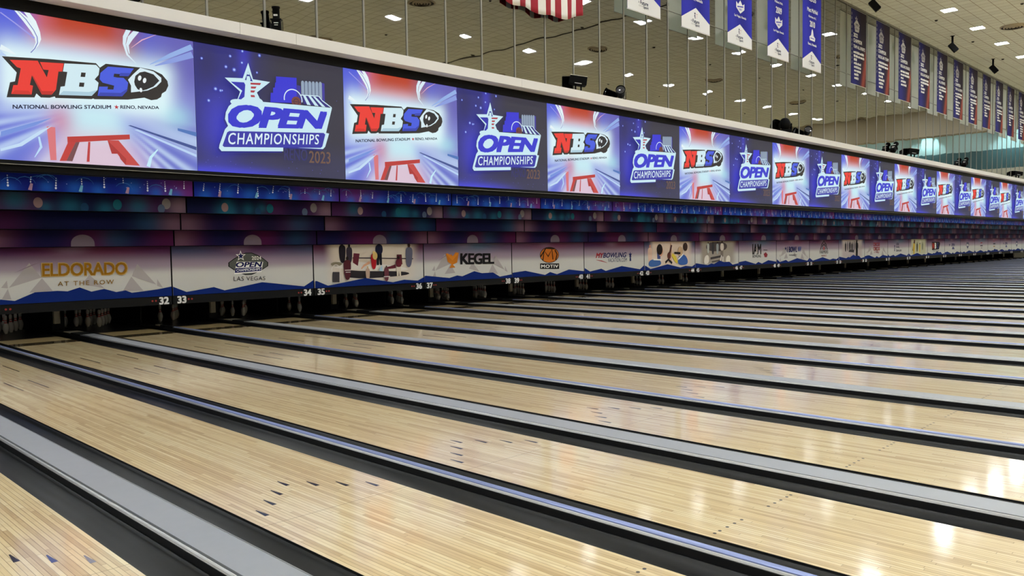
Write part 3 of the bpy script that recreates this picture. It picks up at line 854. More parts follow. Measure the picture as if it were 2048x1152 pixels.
for nm, c in (('pil', lin(222, 120, 126)), ('bar', lin(190, 56, 52)), ('legl', lin(196, 60, 56)), ('legl2', lin(120, 74, 78)), ('legr', lin(200, 72, 68)), ('legr2', lin(176, 52, 50)), ('legc', lin(192, 64, 66)),
              ('rail1', lin(66, 84, 150)), ('rail2', lin(80, 120, 190)), ('rail3', lin(190, 216, 250)), ('lr1', lin(200, 226, 252)), ('lr2', lin(120, 150, 226))):
    A.poly(NBS[nm], c)
A.poly(NBS['outline'], lin(42, 36, 34))
A.poly(NBS['N'], lin(240, 58, 48)); A.poly(NBS['Nb'], lin(214, 48, 40)); A.poly(NBS['Nb2'], lin(196, 44, 38))
A.poly(NBS['B'], lin(214, 240, 248)); A.poly(NBS['Bb'], lin(176, 210, 226)); A.poly(NBS['Bh1'], lin(42, 36, 34)); A.poly(NBS['Bh2'], lin(42, 36, 34))
A.poly(NBS['S'], lin(70, 92, 226)); A.poly(NBS['Sb'], lin(52, 66, 180)); A.poly(NBS['Sb2'], lin(54, 70, 186))
A.poly(NBS['ballw'], lin(222, 242, 250)); A.poly(NBS['ball'], lin(34, 32, 36))
A.ell(2.319, 1.625, .03, .05, lin(240, 248, 252), rot=-0.3); A.ell(2.405, 1.593, .03, .05, lin(240, 248, 252), rot=-0.3); A.ell(2.332, 1.41, .025, .04, lin(240, 248, 252))
q = NBS['txt']
A.text('NATIONAL BOWLING STADIUM', [q[0], q[1], q[2], q[3]], lin(18, 22, 60), 0.034)
A.star(q[4][0], q[4][1], 0.045, lin(190, 50, 60))
A.text('RENO, NEVADA', [(1.957, 1.018), (1.958, 1.092), q[6], q[7]], lin(18, 22, 60), 0.034)
me_nbs = A.mesh('picture_bowling_stadium', M_screen, back=(0.0, 0, PW - 0.006, ZS1 - ZS0 - 0.004, 0.10, (0, 0, 0)))

def open_bg(x, z):
    c = mixc(lin(46, 46, 128), lin(54, 52, 68), smooth(0.4, 1.9, x))
    c = mixc(c, lin(58, 58, 96), 0.6 * smooth(0.9, 0.2, z))
    c = mixc(c, lin(66, 66, 206), 0.75 * math.exp(-((x - 0.45) / 0.35) ** 2 - ((z - 0.95) / 0.7) ** 2))
    c = mixc(c, lin(72, 74, 230), 0.85 * math.exp(-((z + 0.02) / 0.14) ** 2) * smooth(2.6, 0.6, x))
    c = mixc(c, lin(62, 60, 190), 0.8 * math.exp(-((x - 1.02) / 0.14) ** 2) * smooth(1.5, 2.1, z))
    c = mixc(c, lin(40, 38, 84), 0.6 * math.exp(-((x - 0.25) / 0.25) ** 2 - ((z - 2.1) / 0.5) ** 2))
    return c
A = Art()
A.clip = (0, 0, PW - .006, ZS1 - ZS0 - .004)
A.grid(0, 0, PW - .006, ZS1 - ZS0 - .004, 80, 60, open_bg)
rs = random.Random(11)
for i, (x, z) in enumerate(OPEN['dots']):
    s = 0.012 + 0.014 * rs.random()
    A.ell(x, z, s * 1.9, s * 1.9, lin(70, 80, 190), 10); A.ell(x, z, s, s, lin(170, 195, 250), 10)
for i in range(26):
    A.ell(rs.uniform(.1, 3.2), rs.choice((rs.uniform(.05, .35), rs.uniform(1.2, 2.4))), .008, .008, lin(90, 95, 200), 8)
A.poly(OPEN['tower'], lin(54, 52, 214)); A.poly(OPEN['tower2'], lin(58, 52, 150)); A.poly(OPEN['colsh'], lin(66, 58, 160))
for i in range(6):
    x = 2.275 + i * 0.084
    A.stroke([(x + .035, 1.60), (x + .035, 1.985 + i * .006)], .074, lin(150, 168, 190))
    A.ell(x + .035, 1.985 + i * .006, .037, .045, lin(150, 168, 190), 12)
    A.stroke([(x + .072, 1.62), (x + .072, 1.99)], .008, lin(86, 96, 140))
A.poly(OPEN['canopy'], lin(52, 46, 130))
for a, b in ((.10, .24), (.40, .55), (.68, .82)):
    A.poly([(2.25 + .42 * a, 1.72), (2.25 + .42 * b, 1.725), (2.33 + .62 * b, 1.53), (2.33 + .62 * a, 1.53)], lin(206, 236, 246))
A.stroke([(2.239, 1.716), (2.676, 1.745)], .018, lin(214, 240, 250)); A.stroke([(2.676, 1.745), (2.76, 1.66), (2.99, 1.535)], .02, lin(214, 240, 250))
A.ell(2.13, 1.56, .115, .11, lin(120, 66, 54)); A.ring(2.13, 1.56, .06, .02, lin(80, 44, 60)); A.stroke([(2.03, 1.56), (2.24, 1.56)], .02, lin(80, 44, 60))
A.ring(2.055, 1.60, .208, .022, lin(222, 242, 252), -10, 190)
wh = lin(206, 238, 248)
A.poly([(x + .012, z - .018) for x, z in OPEN['star']], lin(30, 32, 90)); A.poly(OPEN['star'], wh)
A.poly(OPEN['sblue'], lin(44, 44, 178))
A.poly([(0.98, 1.86), (1.03, 1.98), (1.058, 2.05), (1.09, 1.98), (1.15, 1.85)], lin(40, 42, 150)); A.poly(OPEN['pinneck'], wh)
A.poly(OPEN['spin'], wh)
for r in ('r1', 'r2', 'r3', 'r4'): A.poly(OPEN[r], lin(176, 52, 66))
A.poly([(x - .03, z - .03) for x, z in OPEN['plate']], lin(40, 42, 140))
A.poly(OPEN['plate'], wh)
A.ell(1.2, 1.45, .16, .09, wh); A.ell(0.85, 1.39, .2, .07, wh)
q = OPEN['open']
A.text('OPEN', [(.585, .872), (.605, 1.352), (2.845, 1.052), (2.862, 1.432)], lin(50, 52, 208), 0.062, 0.22, 0.95)
A.poly(OPEN['low'], lin(52, 52, 168))
A.text('CHAMPIONSHIPS', OPEN['champ'], lin(226, 246, 252), 0.012, 0.1, 1.15)
A.text('RENO', OPEN['reno'], lin(50, 50, 110), 0.01, 0.0)
A.text('2023', OPEN['y23'], lin(112, 84, 70), 0.01, 0.0)
me_open = A.mesh('picture_open_championships', M_screen, back=(0.0, 0, PW - 0.006, ZS1 - ZS0 - 0.004, 0.10, (0, 0, 0)))
for k in range(K0, K1 + 1):
    nb = k % 2 != 0
    o = link('video_screen', me_nbs if nb else me_open, loc=(k * PW + SX + 0.003, YS, ZS0))
    what = 'lit screen with the red, white and blue logo' if nb else 'dark blue lit screen with a star logo'
    where = 'at the left edge of the photo' if k == -1 else ('beyond the left edge of the photo' if k < -1 else 'above lanes %d and %d' % (33 + 2 * k, 34 + 2 * k))
    tag(o, what + ', ' + where, 'screen', 'video screens above the masking')

# ------------------------------------------------------------------ stepped masking bands
BANDS = [(-4.93, 2.705, 3.0, 0.36), (-4.58, 2.395, 2.70, 0.30), (-4.28, 2.065, 2.39, 0.36), (-3.925, 1.745, 2.06, 0.24)]
KA = 1.15  # print lightness
def band_print(row, seed):
    rr = random.Random(100 * row + seed)
    h = BANDS[row][2] - BANDS[row][1]
    KA = 1.9 if row == 0 else 1.05
    w = PW - 0.03
    if row == 0: base = [lin(12, 20, 96), lin(16, 30, 116), lin(12, 20, 86)]; pur = lin(78, 30, 92)
    elif row == 1: base = [lin(8, 14, 48), lin(20, 18, 60), lin(10, 26, 58)]; pur = lin(58, 26, 66)
    elif row == 2: base = [lin(5, 10, 42), lin(8, 10, 50), lin(14, 12, 46)]; pur = lin(50, 14, 50)
    else: base = [lin(12, 16, 60), lin(34, 14, 56), lin(14, 24, 72)]; pur = lin(70, 18, 60)
    pcs = [(rr.uniform(0, w), rr.uniform(.25, .55)) for _ in range(2 if row else 1)] + ([(w * (0.02 + .96 * (seed % 2)), .5)] if row else [])
    blobs = []
    if row == 0:
        for i in range(7): blobs.append((w * (i + .5) / 7 + rr.uniform(-.1, .1), rr.uniform(-.02, .12), rr.uniform(.09, .17), lin(22, 70, 150), .8))
    elif row == 1:
        for i in range(5): blobs.append((rr.uniform(.2, w - .1), rr.uniform(.02, .2), rr.uniform(.08, .22), lin(24, 84, 110), .75))
        blobs.append((w - .12, .12, .22, lin(120, 96, 110), .8))
    else:
        blobs.append((w * rr.uniform(.6, .9), .15, .3, lin(22, 62, 92), .6))
        blobs.append((w - .1 if seed % 2 else .1, .1, .3, lin(110, 84, 100), .55))
    def fn(x, z):
        t = noise.noise(Vector((x * .8 + seed * 9, row * 3, z))) * .5 + .5
        c = mixc(base[0], base[1], smooth(.3, .7, t))
        for px, pw in pcs: c = mixc(c, pur, .95 * math.exp(-((x - px) / pw) ** 2))
        for bx, bz, br, bc, ba in blobs:
            c = mixc(c, bc, ba * math.exp(-(((x - bx) / br) ** 2 + ((z - bz) / br) ** 2)))
        return tuple(v * KA for v in c)
    A = Art()
    A.clip = (0, 0, w, h)
    A.grid(0, 0, w, h, 76 if row else 110, 8 if row else 14, fn)
    k = KA
    if row == 0:
        for i in range(9):
            x = w * (i + .35 + .3 * rr.random()) / 9; z = h * rr.uniform(.75, .97); s = .011; lean = rr.uniform(-.25, .05)
            for j in range(rr.choice((3, 4, 5))):
                A.ell(x, z, s * .8, s, lin(176, 182, 205, k), 10)
                z -= .028 + s; x += lean * .03; s *= 1.18
                if z < .03: break
        for i in range(16): A.ell(rr.uniform(.05, w - .05), rr.uniform(.1, h - .02), .007, .008, lin(120, 130, 180, k), 8)
        for i in range(8):
            x = rr.uniform(.1, w - .3); z = rr.uniform(.12, .26)
            A.stroke([(x + .16 * math.cos(a), z - .1 + .14 * math.sin(a)) for a in (2.6, 2.1, 1.6, 1.1, .6, .2)], [.004, .008, .012, .012, .006, .003], lin(40, 84, 150, k))
        for i in range(4): A.stroke([(w * (i + .6) / 4.2, .005), (w * (i + .6) / 4.2 + .03, .12)], [.06, .04], lin(80, 130, 160, k) if i % 2 else lin(120, 96, 120, k))
    elif row == 1:
        for x, z, r, c in ((.75, .13, .075, lin(128, 106, 110)), (w - .42, .17, .085, lin(118, 112, 116)), (1.9, .13, .08, lin(22, 86, 104)), (1.55, .06, .07, lin(24, 56, 90)), (w - .62, .07, .07, lin(70, 84, 110))):
            x += rr.uniform(-.15, .15)
            pts = [(x + r * math.cos(a * math.pi / 10), max(.002, min(h - .002, z + 1.25 * r * math.sin(a * math.pi / 10)))) for a in range(20)]
            A.poly(pts, tuple(v * k for v in c))
    elif row == 3:
        x = 1.75 + rr.uniform(-.15, .15)
        pts = [(x - .21, .002), (x + .21, .002)] + [(x + .21 * math.cos(a * math.pi / 12), .06 + .17 * math.sin(a * math.pi / 12)) for a in range(0, 13)]
        A.poly(pts, lin(104, 92, 106, k))
    return A.mesh('band_print', M_print, back=(0, 0, w, h, BANDS[row][3], (.004, .004, .006)))
row_word = ['top masking band with light strings print', 'second masking band from the top, blurred spots print', 'third masking band from the top, plain navy and purple', 'fourth masking band, just over the sponsor panel']
for row in range(4):
    var = [band_print(row, s) for s in range(3)]
    for k in range(K0, K1 + 1):
        o = link('masking_band', var[(k + row) % 3], loc=(k * PW + 0.015, BANDS[row][0], BANDS[row][1]))
        wh_ = 'at the left edge' if k == -1 else ('beyond the left edge' if k < -1 else 'over lanes %d and %d' % (33 + 2 * k, 34 + 2 * k))
        tag(o, row_word[row] + ', ' + wh_, 'masking band', 'masking bands, ' + ['top row', 'second row', 'third row', 'fourth row'][row])

# ------------------------------------------------------------------ sponsor panels with the lane numbers
PZ0, PZ1, PY = 0.706, 1.735, -3.74
PH = PZ1 - PZ0
KP = 1.16
L = lambda r, g, b: lin(r, g, b, KP)
def panel_bg(tint, photo=None):
    t0, t1 = tint
    def fn(x, z):
        u = x / PW
        c = mixc(lin(184, 184, 182), lin(150, 136, 156), smooth(.44, .66, z))
        top = mixc(t0, t1, .5 + .5 * math.sin(u * 7 + 1))
        c = mixc(c, top, smooth(.62, .95, z))
        c = mixc(c, lin(120, 100, 120), .6 * math.exp(-((x - 1.45) / .28) ** 2 - ((z - .98) / .12) ** 2))
        if photo: c = mixc(c, photo, smooth(.25, .62, x) * smooth(3.25, 2.75, x) * smooth(.02, .2, z))
        return tuple(v * KP for v in c)
    return fn
BLUE = lin(14, 36, 104, 1.15)
GREY = L(158, 152, 154)
TINTS = [(lin(84, 38, 62), lin(70, 34, 70)), (lin(78, 48, 84), lin(60, 62, 92)), (lin(92, 58, 92), lin(80, 44, 70)), (lin(70, 88, 112), lin(84, 62, 92)), (lin(104, 56, 84), lin(88, 60, 86))]
def hill(A, pts):
    pts = [(0.0, pts[0][1])] + [p for p in pts if 0.02 < p[0] < PW - .05] + [(PW - .03, pts[-1][1])]
    A.poly([(0, 0), (PW - .03, 0)] + list(reversed(pts)), BLUE)
def tris(A):
    for i in range(9): A.poly(SPON['t%d' % i], GREY if i < 8 else L(128, 112, 128))
def q4(n): return SPON[n]
def figure(A, x, z, h, shirt, legs=None, head=None, lean=0.0):
    """printed figure seen from behind"""
    w = h * .26
    if legs: A.poly([(x - w * .5, z), (x - w * .1, z), (x, z + h * .3), (x + w * .12, z), (x + w * .5, z), (x + w * .5, z + h * .48), (x - w * .5, z + h * .48)], legs)
    b = z + (h * .45 if legs else 0)
    A.blob([(x - w * .5, b), (x + w * .5, b), (x + w * .75 + lean, z + h * .62), (x + w * .62 + lean, z + h * .8), (x + w * .2 + lean, z + h * .86), (x - w * .2 + lean, z + h * .86), (x - w * .62 + lean, z + h * .8), (x - w * .75 + lean, z + h * .62)], shirt)
    A.ell(x + lean, z + h * .92, w * .25, h * .085, head or L(60, 44, 40), 14)
def art_panel(k):
    A = Art()
    A.clip = (0, 0, PW - .03, PH)
    A.grid(0, 0, PW - .03, PH, 66, 26, panel_bg(TINTS[(k + 1) % 5], {1: lin(196, 186, 176), 5: lin(206, 188, 176), 6: lin(150, 142, 134), 10: lin(170, 160, 160), 13: lin(176, 176, 150)}.get(k)))
    ridge = ['ridgeB', 'ridgeC', 'ridgeK', 'ridgeM'][k % 4]
    dk, nv, rd, gold = L(26, 24, 26), L(28, 34, 84), L(150, 40, 46), L(150, 108, 30)
    cx = 1.66
    if k == -1:
        ridge = 'ridgeA'; tris(A)
        e = q4('eld')
        A.text('ELDORADO', [(.925, .475), (.93, .75), (2.475, .46), (2.485, .735)], L(178, 150, 96), .05, 0, .95)
        A.text('ELDORADO', [(.94, .49), (.945, .735), (2.46, .475), (2.47, .72)], L(140, 98, 22), .028, 0, .95)
        A.text('AT THE ROW', q4('row'), L(128, 98, 46), .014, 0, 1.3)
    elif k == 0:
        A.blob(SPON['lvdia'], dk, 1); A.blob([(1.706 + (x - 1.706) * .95, .62 + (z - .62) * .93) for x, z in SPON['lvdia']], L(84, 88, 84), 1)
        A.line('2024', 1.90, .705, .085, L(220, 220, 215), .02)
        A.star(1.525, .80, .125, L(225, 225, 225)); A.star(1.525, .80, .085, nv)
        A.poly(SPON['lvplate'], L(222, 222, 222))
        A.text('OPEN', q4('lvopen'), L(22, 24, 80), .04, .2)
        A.poly([(1.37, .43), (2.0, .455), (2.02, .54), (1.39, .535)], L(22, 26, 84)); A.text('CHAMPIONSHIPS', [(1.41, .455), (1.413, .515), (1.98, .468), (1.985, .53)], L(220, 220, 225), .012)
        A.text('LAS VEGAS', q4('lv'), L(50, 44, 48), .0, 0, 1.1)
    elif k == 1:
        A.stroke([(1.1, .70), (3.0, .64)], .03, L(70, 60, 64)); A.blob(SPON['p_table'], L(206, 202, 198))
        A.blob([(.8, .43), (1.3, .36), (2.8, .32), (2.9, .2), (.9, .16)], L(44, 40, 44))
        A.poly(SPON['p_chairs'], L(96, 40, 54)); A.poly([(2.46, .50), (2.64, .50), (2.62, .76), (2.46, .76)], L(80, 34, 46))
        figure(A, .80, .58, .52, L(34, 30, 38), None, L(30, 26, 28)); figure(A, 1.0, .56, .48, L(52, 46, 58), None, L(24, 22, 26))
        figure(A, 1.90, .50, .62, L(28, 30, 52), L(26, 26, 34), L(40, 30, 28))
        figure(A, 2.84, .42, .62, L(88, 90, 112), None, L(66, 44, 38), .02)
        A.ell(.62, .56, .16, .05, L(120, 112, 96)); A.ring(.62, .22, .1, .025, L(200, 196, 190)); A.ring(.60, .42, .12, .02, L(206, 200, 196)); A.poly(SPON['p_chair'], L(60, 56, 60))
        A.stroke([(1.60, .58), (1.42, .50), (1.34, .42)], [.07, .05, .03], L(196, 150, 124)); figure(A, 1.72, .40, .46, L(158, 28, 38), None, L(206, 178, 116)); A.ell(1.76, .74, .075, .10, L(206, 178, 116))
        A.stroke([(2.40, .46), (2.22, .43), (2.06, .42)], [.10, .06, .03], L(88, 34, 46)); figure(A, 2.5, .20, .52, L(92, 34, 46), L(200, 190, 176), L(40, 30, 28))
        figure(A, .92, .16, .58, L(74, 32, 42), None, L(36, 28, 26)); figure(A, 1.52, .14, .34, L(176, 150, 134), None, L(190, 160, 110)); figure(A, 2.1, .08, .40, L(98, 54, 64), None, L(80, 66, 56))
        A.poly([(1.86, .36), (1.96, .5), (1.98, .34)], L(150, 180, 200))
        A.stroke([(.84, .40), (1.02, .40)], .022, L(190, 180, 180)); A.stroke([(.86, .35), (1.0, .35)], .018, L(190, 180, 180)); A.stroke([(2.0, .2), (2.2, .2)], .022, L(200, 190, 190))
    elif k == 2:
        tris(A)
        A.poly(SPON['kegbird'], L(186, 112, 36)); A.stroke([(.80, .75), (1.0, .62), (1.2, .76)], [.05, .12, .05], L(200, 124, 40))
        A.text('KEGEL', q4('keg'), dk, .05, 0, .92)
    elif k == 3:
        A.ell(1.665, .645, .445, .25, L(40, 28, 20), 30); A.ell(1.665, .645, .42, .23, L(186, 104, 36), 30)
        for a in ([(1.35, .48), (1.42, .78), (1.60, .60), (1.78, .82), (1.82, .50)], [(1.25, .60), (1.5, .86), (1.9, .84)], [(1.95, .48), (2.02, .66), (1.92, .80)]): A.stroke(a, .05, L(40, 28, 20))
        A.poly(SPON['motbox'], dk); A.text('MOTIV', q4('mot'), L(215, 215, 212), .03, 0, 1.1)
    elif k == 4:
        A.text('MYBOWLING', [(.60, .50), (.61, .67), (2.30, .49), (2.31, .67)], nv, .035, .25)
        A.text('MY', [(.596, .50), (.606, .67), (1.0, .497), (1.02, .67)], rd, .04, .25)
        A.text('VACATION.COM', q4('vac'), L(40, 44, 80), .012, .15, 1.1)
        A.stroke([(.62, .44), (.9, .40), (1.2, .33)], [.01, .03, .01], rd); A.star(2.52, .58, .11, nv); A.stroke([(2.52, .36), (2.52, .56)], [.1, .05], nv)
    elif k == 5:
        figure(A, .35, .2, .72, L(206, 176, 160), None, L(190, 130, 110)); figure(A, .9, .25, .62, L(60, 72, 120), None, L(34, 26, 26)); A.ell(1.02, .68, .15, .19, L(206, 156, 130)); A.ell(.95, .74, .19, .2, L(34, 26, 26))
        A.blob([(.2, .1), (1.05, .14), (1.02, .36), (.3, .4)], L(60, 96, 156)); A.stroke([(.55, .38), (1.05, .36)], .05, L(220, 222, 222))
        A.stroke([(1.62, .25), (1.70, .6), (1.66, .98)], [.2, .12, .05], L(196, 160, 132)); A.stroke([(1.72, .9), (1.6, .55)], .09, L(70, 40, 46)); A.stroke([(1.75, .55), (1.95, .4), (2.1, .22)], [.12, .2, .1], L(206, 186, 70))
        A.ell(1.55, .5, .12, .13, L(90, 50, 44)); A.stroke([(1.3, .25), (1.5, .36), (1.75, .22)], .09, L(40, 36, 40))
        A.blob([(2.1, .15), (2.2, .5), (2.6, .55), (2.85, .3), (2.75, .12)], L(58, 92, 160)); A.stroke([(2.15, .35), (2.5, .55)], .06, L(222, 224, 224)); A.ell(2.3, .66, .17, .18, L(190, 160, 130)); A.ell(2.65, .82, .15, .16, L(60, 44, 40)); A.stroke([(1.9, .6), (2.3, .58)], .08, L(40, 34, 36))
    elif k == 6:
        A.blob([(.8, .62), (.8, .98), (2.4, 1.0), (2.4, .62)], L(76, 68, 70))
        figure(A, .95, .55, .45, L(176, 182, 184), None, L(50, 42, 40)); figure(A, 1.3, .5, .5, L(60, 60, 66), None, L(50, 42, 40)); figure(A, 1.65, .5, .5, L(150, 158, 164), None, L(50, 42, 40)); figure(A, 2.0, .3, .75, L(206, 196, 188), L(120, 110, 104), L(60, 46, 40))
        A.blob([(.6, .12), (.65, .4), (.85, .5), (1.0, .42), (.98, .14)], L(212, 206, 196)); A.blob([(2.3, .12), (2.3, .36), (2.5, .46), (2.65, .36), (2.62, .12)], L(212, 206, 196))
        A.stroke([(1.1, .34), (2.0, .42)], .09, L(64, 60, 62)); A.stroke([(1.2, .2), (1.8, .25)], .06, L(80, 76, 76)); A.stroke([(1.85, .2), (1.95, .45)], .08, L(205, 200, 195)); A.stroke([(2.05, .2), (2.05, .4)], .08, L(205, 200, 195))
    elif k == 7:
        A.line('IAM', 1.55, .44, .45, dk, .05, 0, .8); A.line('BOWLING', 1.55, .30, .12, dk, .03, maxw=.82); A.poly([(1.50, .47), (1.60, .47), (1.585, .62), (1.565, .76), (1.535, .76), (1.515, .62)], L(200, 196, 190))
        A.stroke([(2.15, .62), (2.5, .61)], .03, L(70, 64, 66)); A.poly([(2.15, .45), (2.35, .52), (2.52, .42), (2.45, .30), (2.25, .30)], L(128, 44, 54))
    elif k == 8:
        tris(A)
        A.line('BOWL', 1.6, .48, .26, nv, .04, .12, maxw=.85); A.line('i', 1.04, .48, .26, nv, .04, .12); A.star(.86, .66, .09, nv); A.line('NV', 2.28, .50, .24, L(60, 80, 150), .03, .2, maxw=.36)
        A.line('BowlingLivesHere', 1.6, .30, .10, L(60, 60, 76), .01, maxw=1.25)
    elif k == 9:
        A.stroke([(1.2, .55), (1.35, .8), (1.6, .98), (1.85, .8), (2.0, .55)], .07, dk); A.stroke([(1.42, .56), (1.42, .72), (1.6, .82), (1.78, .72), (1.78, .56)], .07, dk); A.ell(1.6, .62, .07, .1, L(150, 50, 40))
        A.line('FARMERS', 1.6, .36, .16, dk, .03, maxw=1.35, space=1.15); A.line('INSURANCE', 1.6, .22, .08, L(150, 80, 70), .01, maxw=1.0)
    elif k == 10:
        for i in range(6): figure(A, .85 + .27 * i, .42 + .03 * (i % 3), .5, [L(50, 48, 54), L(110, 104, 112), L(36, 34, 40)][i % 3], None, L(44, 36, 36))
        A.poly([(1.2, .4), (1.9, .36), (1.9, .5), (1.3, .52)], L(60, 58, 64)); figure(A, 2.28, .12, .9, L(26, 26, 32), L(18, 18, 22), L(40, 32, 30))
    elif k == 11:
        tris(A); A.line('CIRCUS', 1.66, .66, .2, rd, .03, maxw=1.1); A.line('CIRCUS', 1.66, .42, .2, rd, .03, maxw=1.1); A.line('AT THE ROW', 1.66, .28, .09, L(160, 80, 80), .01, maxw=1.0)
    elif k == 12:
        for s, z in (('USBC', .68), ('Bowling', .5), ('Store.com', .32)): A.line(s, 1.3, z, .15, L(30, 34, 60), .03, align='L', maxw=1.1)
        A.star(1.05, .64, .1, nv); A.stroke([(1.03, .35), (1.05, .58)], [.1, .05], nv)
    elif k == 13:
        A.stroke([(.8, .3), (1.0, .98)], [.3, .2], L(90, 40, 34)); A.line('USA', 2.0, .8, .16, L(206, 200, 190), .02)
        figure(A, .9, .1, .8, L(196, 166, 60), None, L(50, 36, 32)); figure(A, 1.45, .25, .6, L(60, 62, 50), None, L(44, 34, 32)); figure(A, 1.9, .2, .6, L(196, 176, 80), None, L(44, 36, 34)); figure(A, 2.4, .35, .5, L(110, 120, 104), None, L(44, 36, 34))
    elif k == 14:
        A.poly([(.85, .32), (.8, .84), (2.3, .84), (2.4, .72), (2.2, .36)], dk); A.line('N', 1.08, .4, .38, L(176, 60, 50), .06); A.line('B', 1.5, .4, .38, L(220, 222, 222), .06); A.line('S', 1.92, .4, .38, L(64, 66, 120), .06)
        A.line('NATIONAL BOWLING STADIUM', 1.6, .24, .06, dk, .015, maxw=1.5)
    else:
        v = k % 4
        if v == 3: A.star(1.0, .62, .12, nv); A.line('OPEN', 1.75, .52, .2, nv, .04, .2, maxw=.8); A.poly([(1.5, .32), (2.1, .32), (1.9, .48), (1.6, .48)], L(90, 90, 130))
        elif v == 0: A.poly([(1.3, .55), (1.66, .3), (2.0, .55), (1.9, .78), (1.4, .78)], L(84, 84, 110)); A.line('BPAA', 1.66, .5, .15, L(215, 215, 215), .03, maxw=.5)
        elif v == 1: A.stroke([(1.4, .70), (1.9, .72)], .06, rd); A.stroke([(1.35, .5), (1.98, .5)], .09, L(90, 84, 96)); A.stroke([(1.5, .34), (1.85, .34)], .05, L(120, 110, 116))
        else: A.stroke([(1.5, .8), (1.7, .8)], .05, rd); A.stroke([(1.4, .62), (2.0, .62)], .1, L(80, 76, 90)); A.stroke([(1.45, .42), (1.9, .42)], .07, L(150, 110, 60))
    hill(A, SPON[ridge])
    return A.mesh('sponsor_print', M_print, back=(0, 0, PW - .03, PH, 0.06, (.004, .004, .006)))
words = {-1: 'gold ELDORADO AT THE ROW lettering', 0: 'diamond shaped Las Vegas open championships logo', 1: 'photo of players in maroon shirts', 2: 'black KEGEL lettering and an orange bird', 3: 'orange ball logo and MOTIV lettering', 4: 'red and navy MYBOWLING VACATION.COM lettering', 5: 'photo of cheering players in blue shirts', 6: 'photo of people behind white seats', 7: 'black IAM BOWLING lettering', 8: 'BOWL lettering over grey triangles', 9: 'black FARMERS INSURANCE lettering', 10: 'photo of a crowd', 11: 'red CIRCUS lettering', 12: 'Bowling Store.com lettering', 13: 'photo of yellow shirts', 14: 'small red, white and blue letter logo'}
strip = MB().box(0, 0.0, 0.526 - PZ0, PW - .03, 0.07, -0.002, 0, 0.003).mesh('number_strip', M_black)
num_cache = {}
def number_mesh(n):
    A = Art()
    A.line(str(n), 0, 0, .155, (.72, .72, .72), .055)
    return A.mesh('lane_number', M_print)
ind = MB().cyl((0, -0.004, 0), (0, 0.0, 0), 0.019, seg=14).mesh('indicator_light', M_red)
for k in range(K0, K1 + 1):
    n = 33 + 2 * k
    o = link('sponsor_panel', art_panel(k), loc=(k * PW + .015, PY, PZ0))
    tag(o, 'white masking panel with %s, over lanes %d and %d' % (words.get(k, 'a small sponsor logo'), n, n + 1) if k > -2 else 'masking panel beyond the left edge of the photo', 'masking panel', 'sponsor panels above the pins')
    st = link('number_strip', strip, o)
    for m_, x in ((n, .18 if n > 31 else .13), (n + 1, PW - .03 - .16)):
        link('lane_number', number_mesh(m_), st, loc=(x, -0.0035, .535 - PZ0))
    for x in (.326, .396, PW - .03 - .396, PW - .03 - .326):
        link('indicator_light', ind, st, loc=(x, -0.001, .617 - PZ0))

# ------------------------------------------------------------------ ceiling lights (they light the hall)
fr = MB()
for a in ((-.33, -.33, .33, -.29), (-.33, .29, .33, .33), (-.33, -.29, -.29, .29), (.29, -.29, .33, .29)):
    fr.box(a[0], a[1], -.012, a[2], a[3], 0.0, 0)
fr = fr.mesh('light_frame', M_fix)
df = MB().box(-.289, -.289, -.008, .289, .289, -.001, 0).mesh('diffuser', M_lamp)
df2 = MB().box(-.289, -.289, -.008, .289, .289, -.001, 0).mesh('diffuser', M_lamp_boost)
rows = [(-8.2, 'row nearest the mirrored glass'), (2 * YG - 2.85, 'second row from the mirrored glass'), (2 * YG - 10.6, 'third row from the mirrored glass'), (-29.4, 'fourth row'), (-37.2, 'unseen boosted fifth row')]
names_ord = ['first', 'second', 'third', 'fourth', 'fifth', 'sixth', 'seventh', 'eighth', 'ninth', 'tenth', 'eleventh', 'twelfth', 'thirteenth', 'fourteenth', 'fifteenth', 'sixteenth', 'seventeenth', 'eighteenth', 'nineteenth', 'twentieth', 'twenty-first', 'twenty-second']
for y, w in rows:
    for i in range(-8, 14):
        x = 16.85 + 4.677 * i
        if abs(x - 67) < 1.2 or x > X1 - 1 or (y == -8.2 and i == 3): continue
        t = empty('ceiling_light', (x, y, ZC - 0.001))
        tag(t, 'square white ceiling light, %s of its line, %s' % (names_ord[i + 8], w), 'ceiling light', 'square ceiling lights')
        link('light_frame', fr, t); link('diffuser', df if y > -25 else df2, t)

# round air vents
def vent_mesh():
    pr = [(0.62, 0.0), (0.62, -0.03), (0.56, -0.055), (0.50, -0.02)]
    mis = [0, 0, 1]
    for r in (0.46, 0.33, 0.20):
        pr += [(r, -0.02), (r, -0.075), (r - .055, -0.09), (r - .08, -0.03)]
        mis += [1, 0, 0, 1]
    pr += [(0.08, -0.03), (0.06, -0.09), (0.001, -0.09)]
    mis += [1, 0, 0]
    return MB().lathe(pr, 36, mis=mis).mesh('air_vent', [M_vent, M_ventd])
vm = vent_mesh()
for y, w in ((-9.6, 'in the line nearest the glass'), (2 * YG - 7.8, 'in the second line from the glass'), (2 * YG - 16.0, 'in the third line from the glass')):
    for i in range(-2, 5):
        o = link('air_vent', vm, loc=(15.85 + 12.5 * i + .4, y, ZC - 0.001))
        tag(o, 'round ringed ceiling air vent, %s from the left, %s' % (names_ord[i + 2], w), 'air vent', 'round ceiling vents')

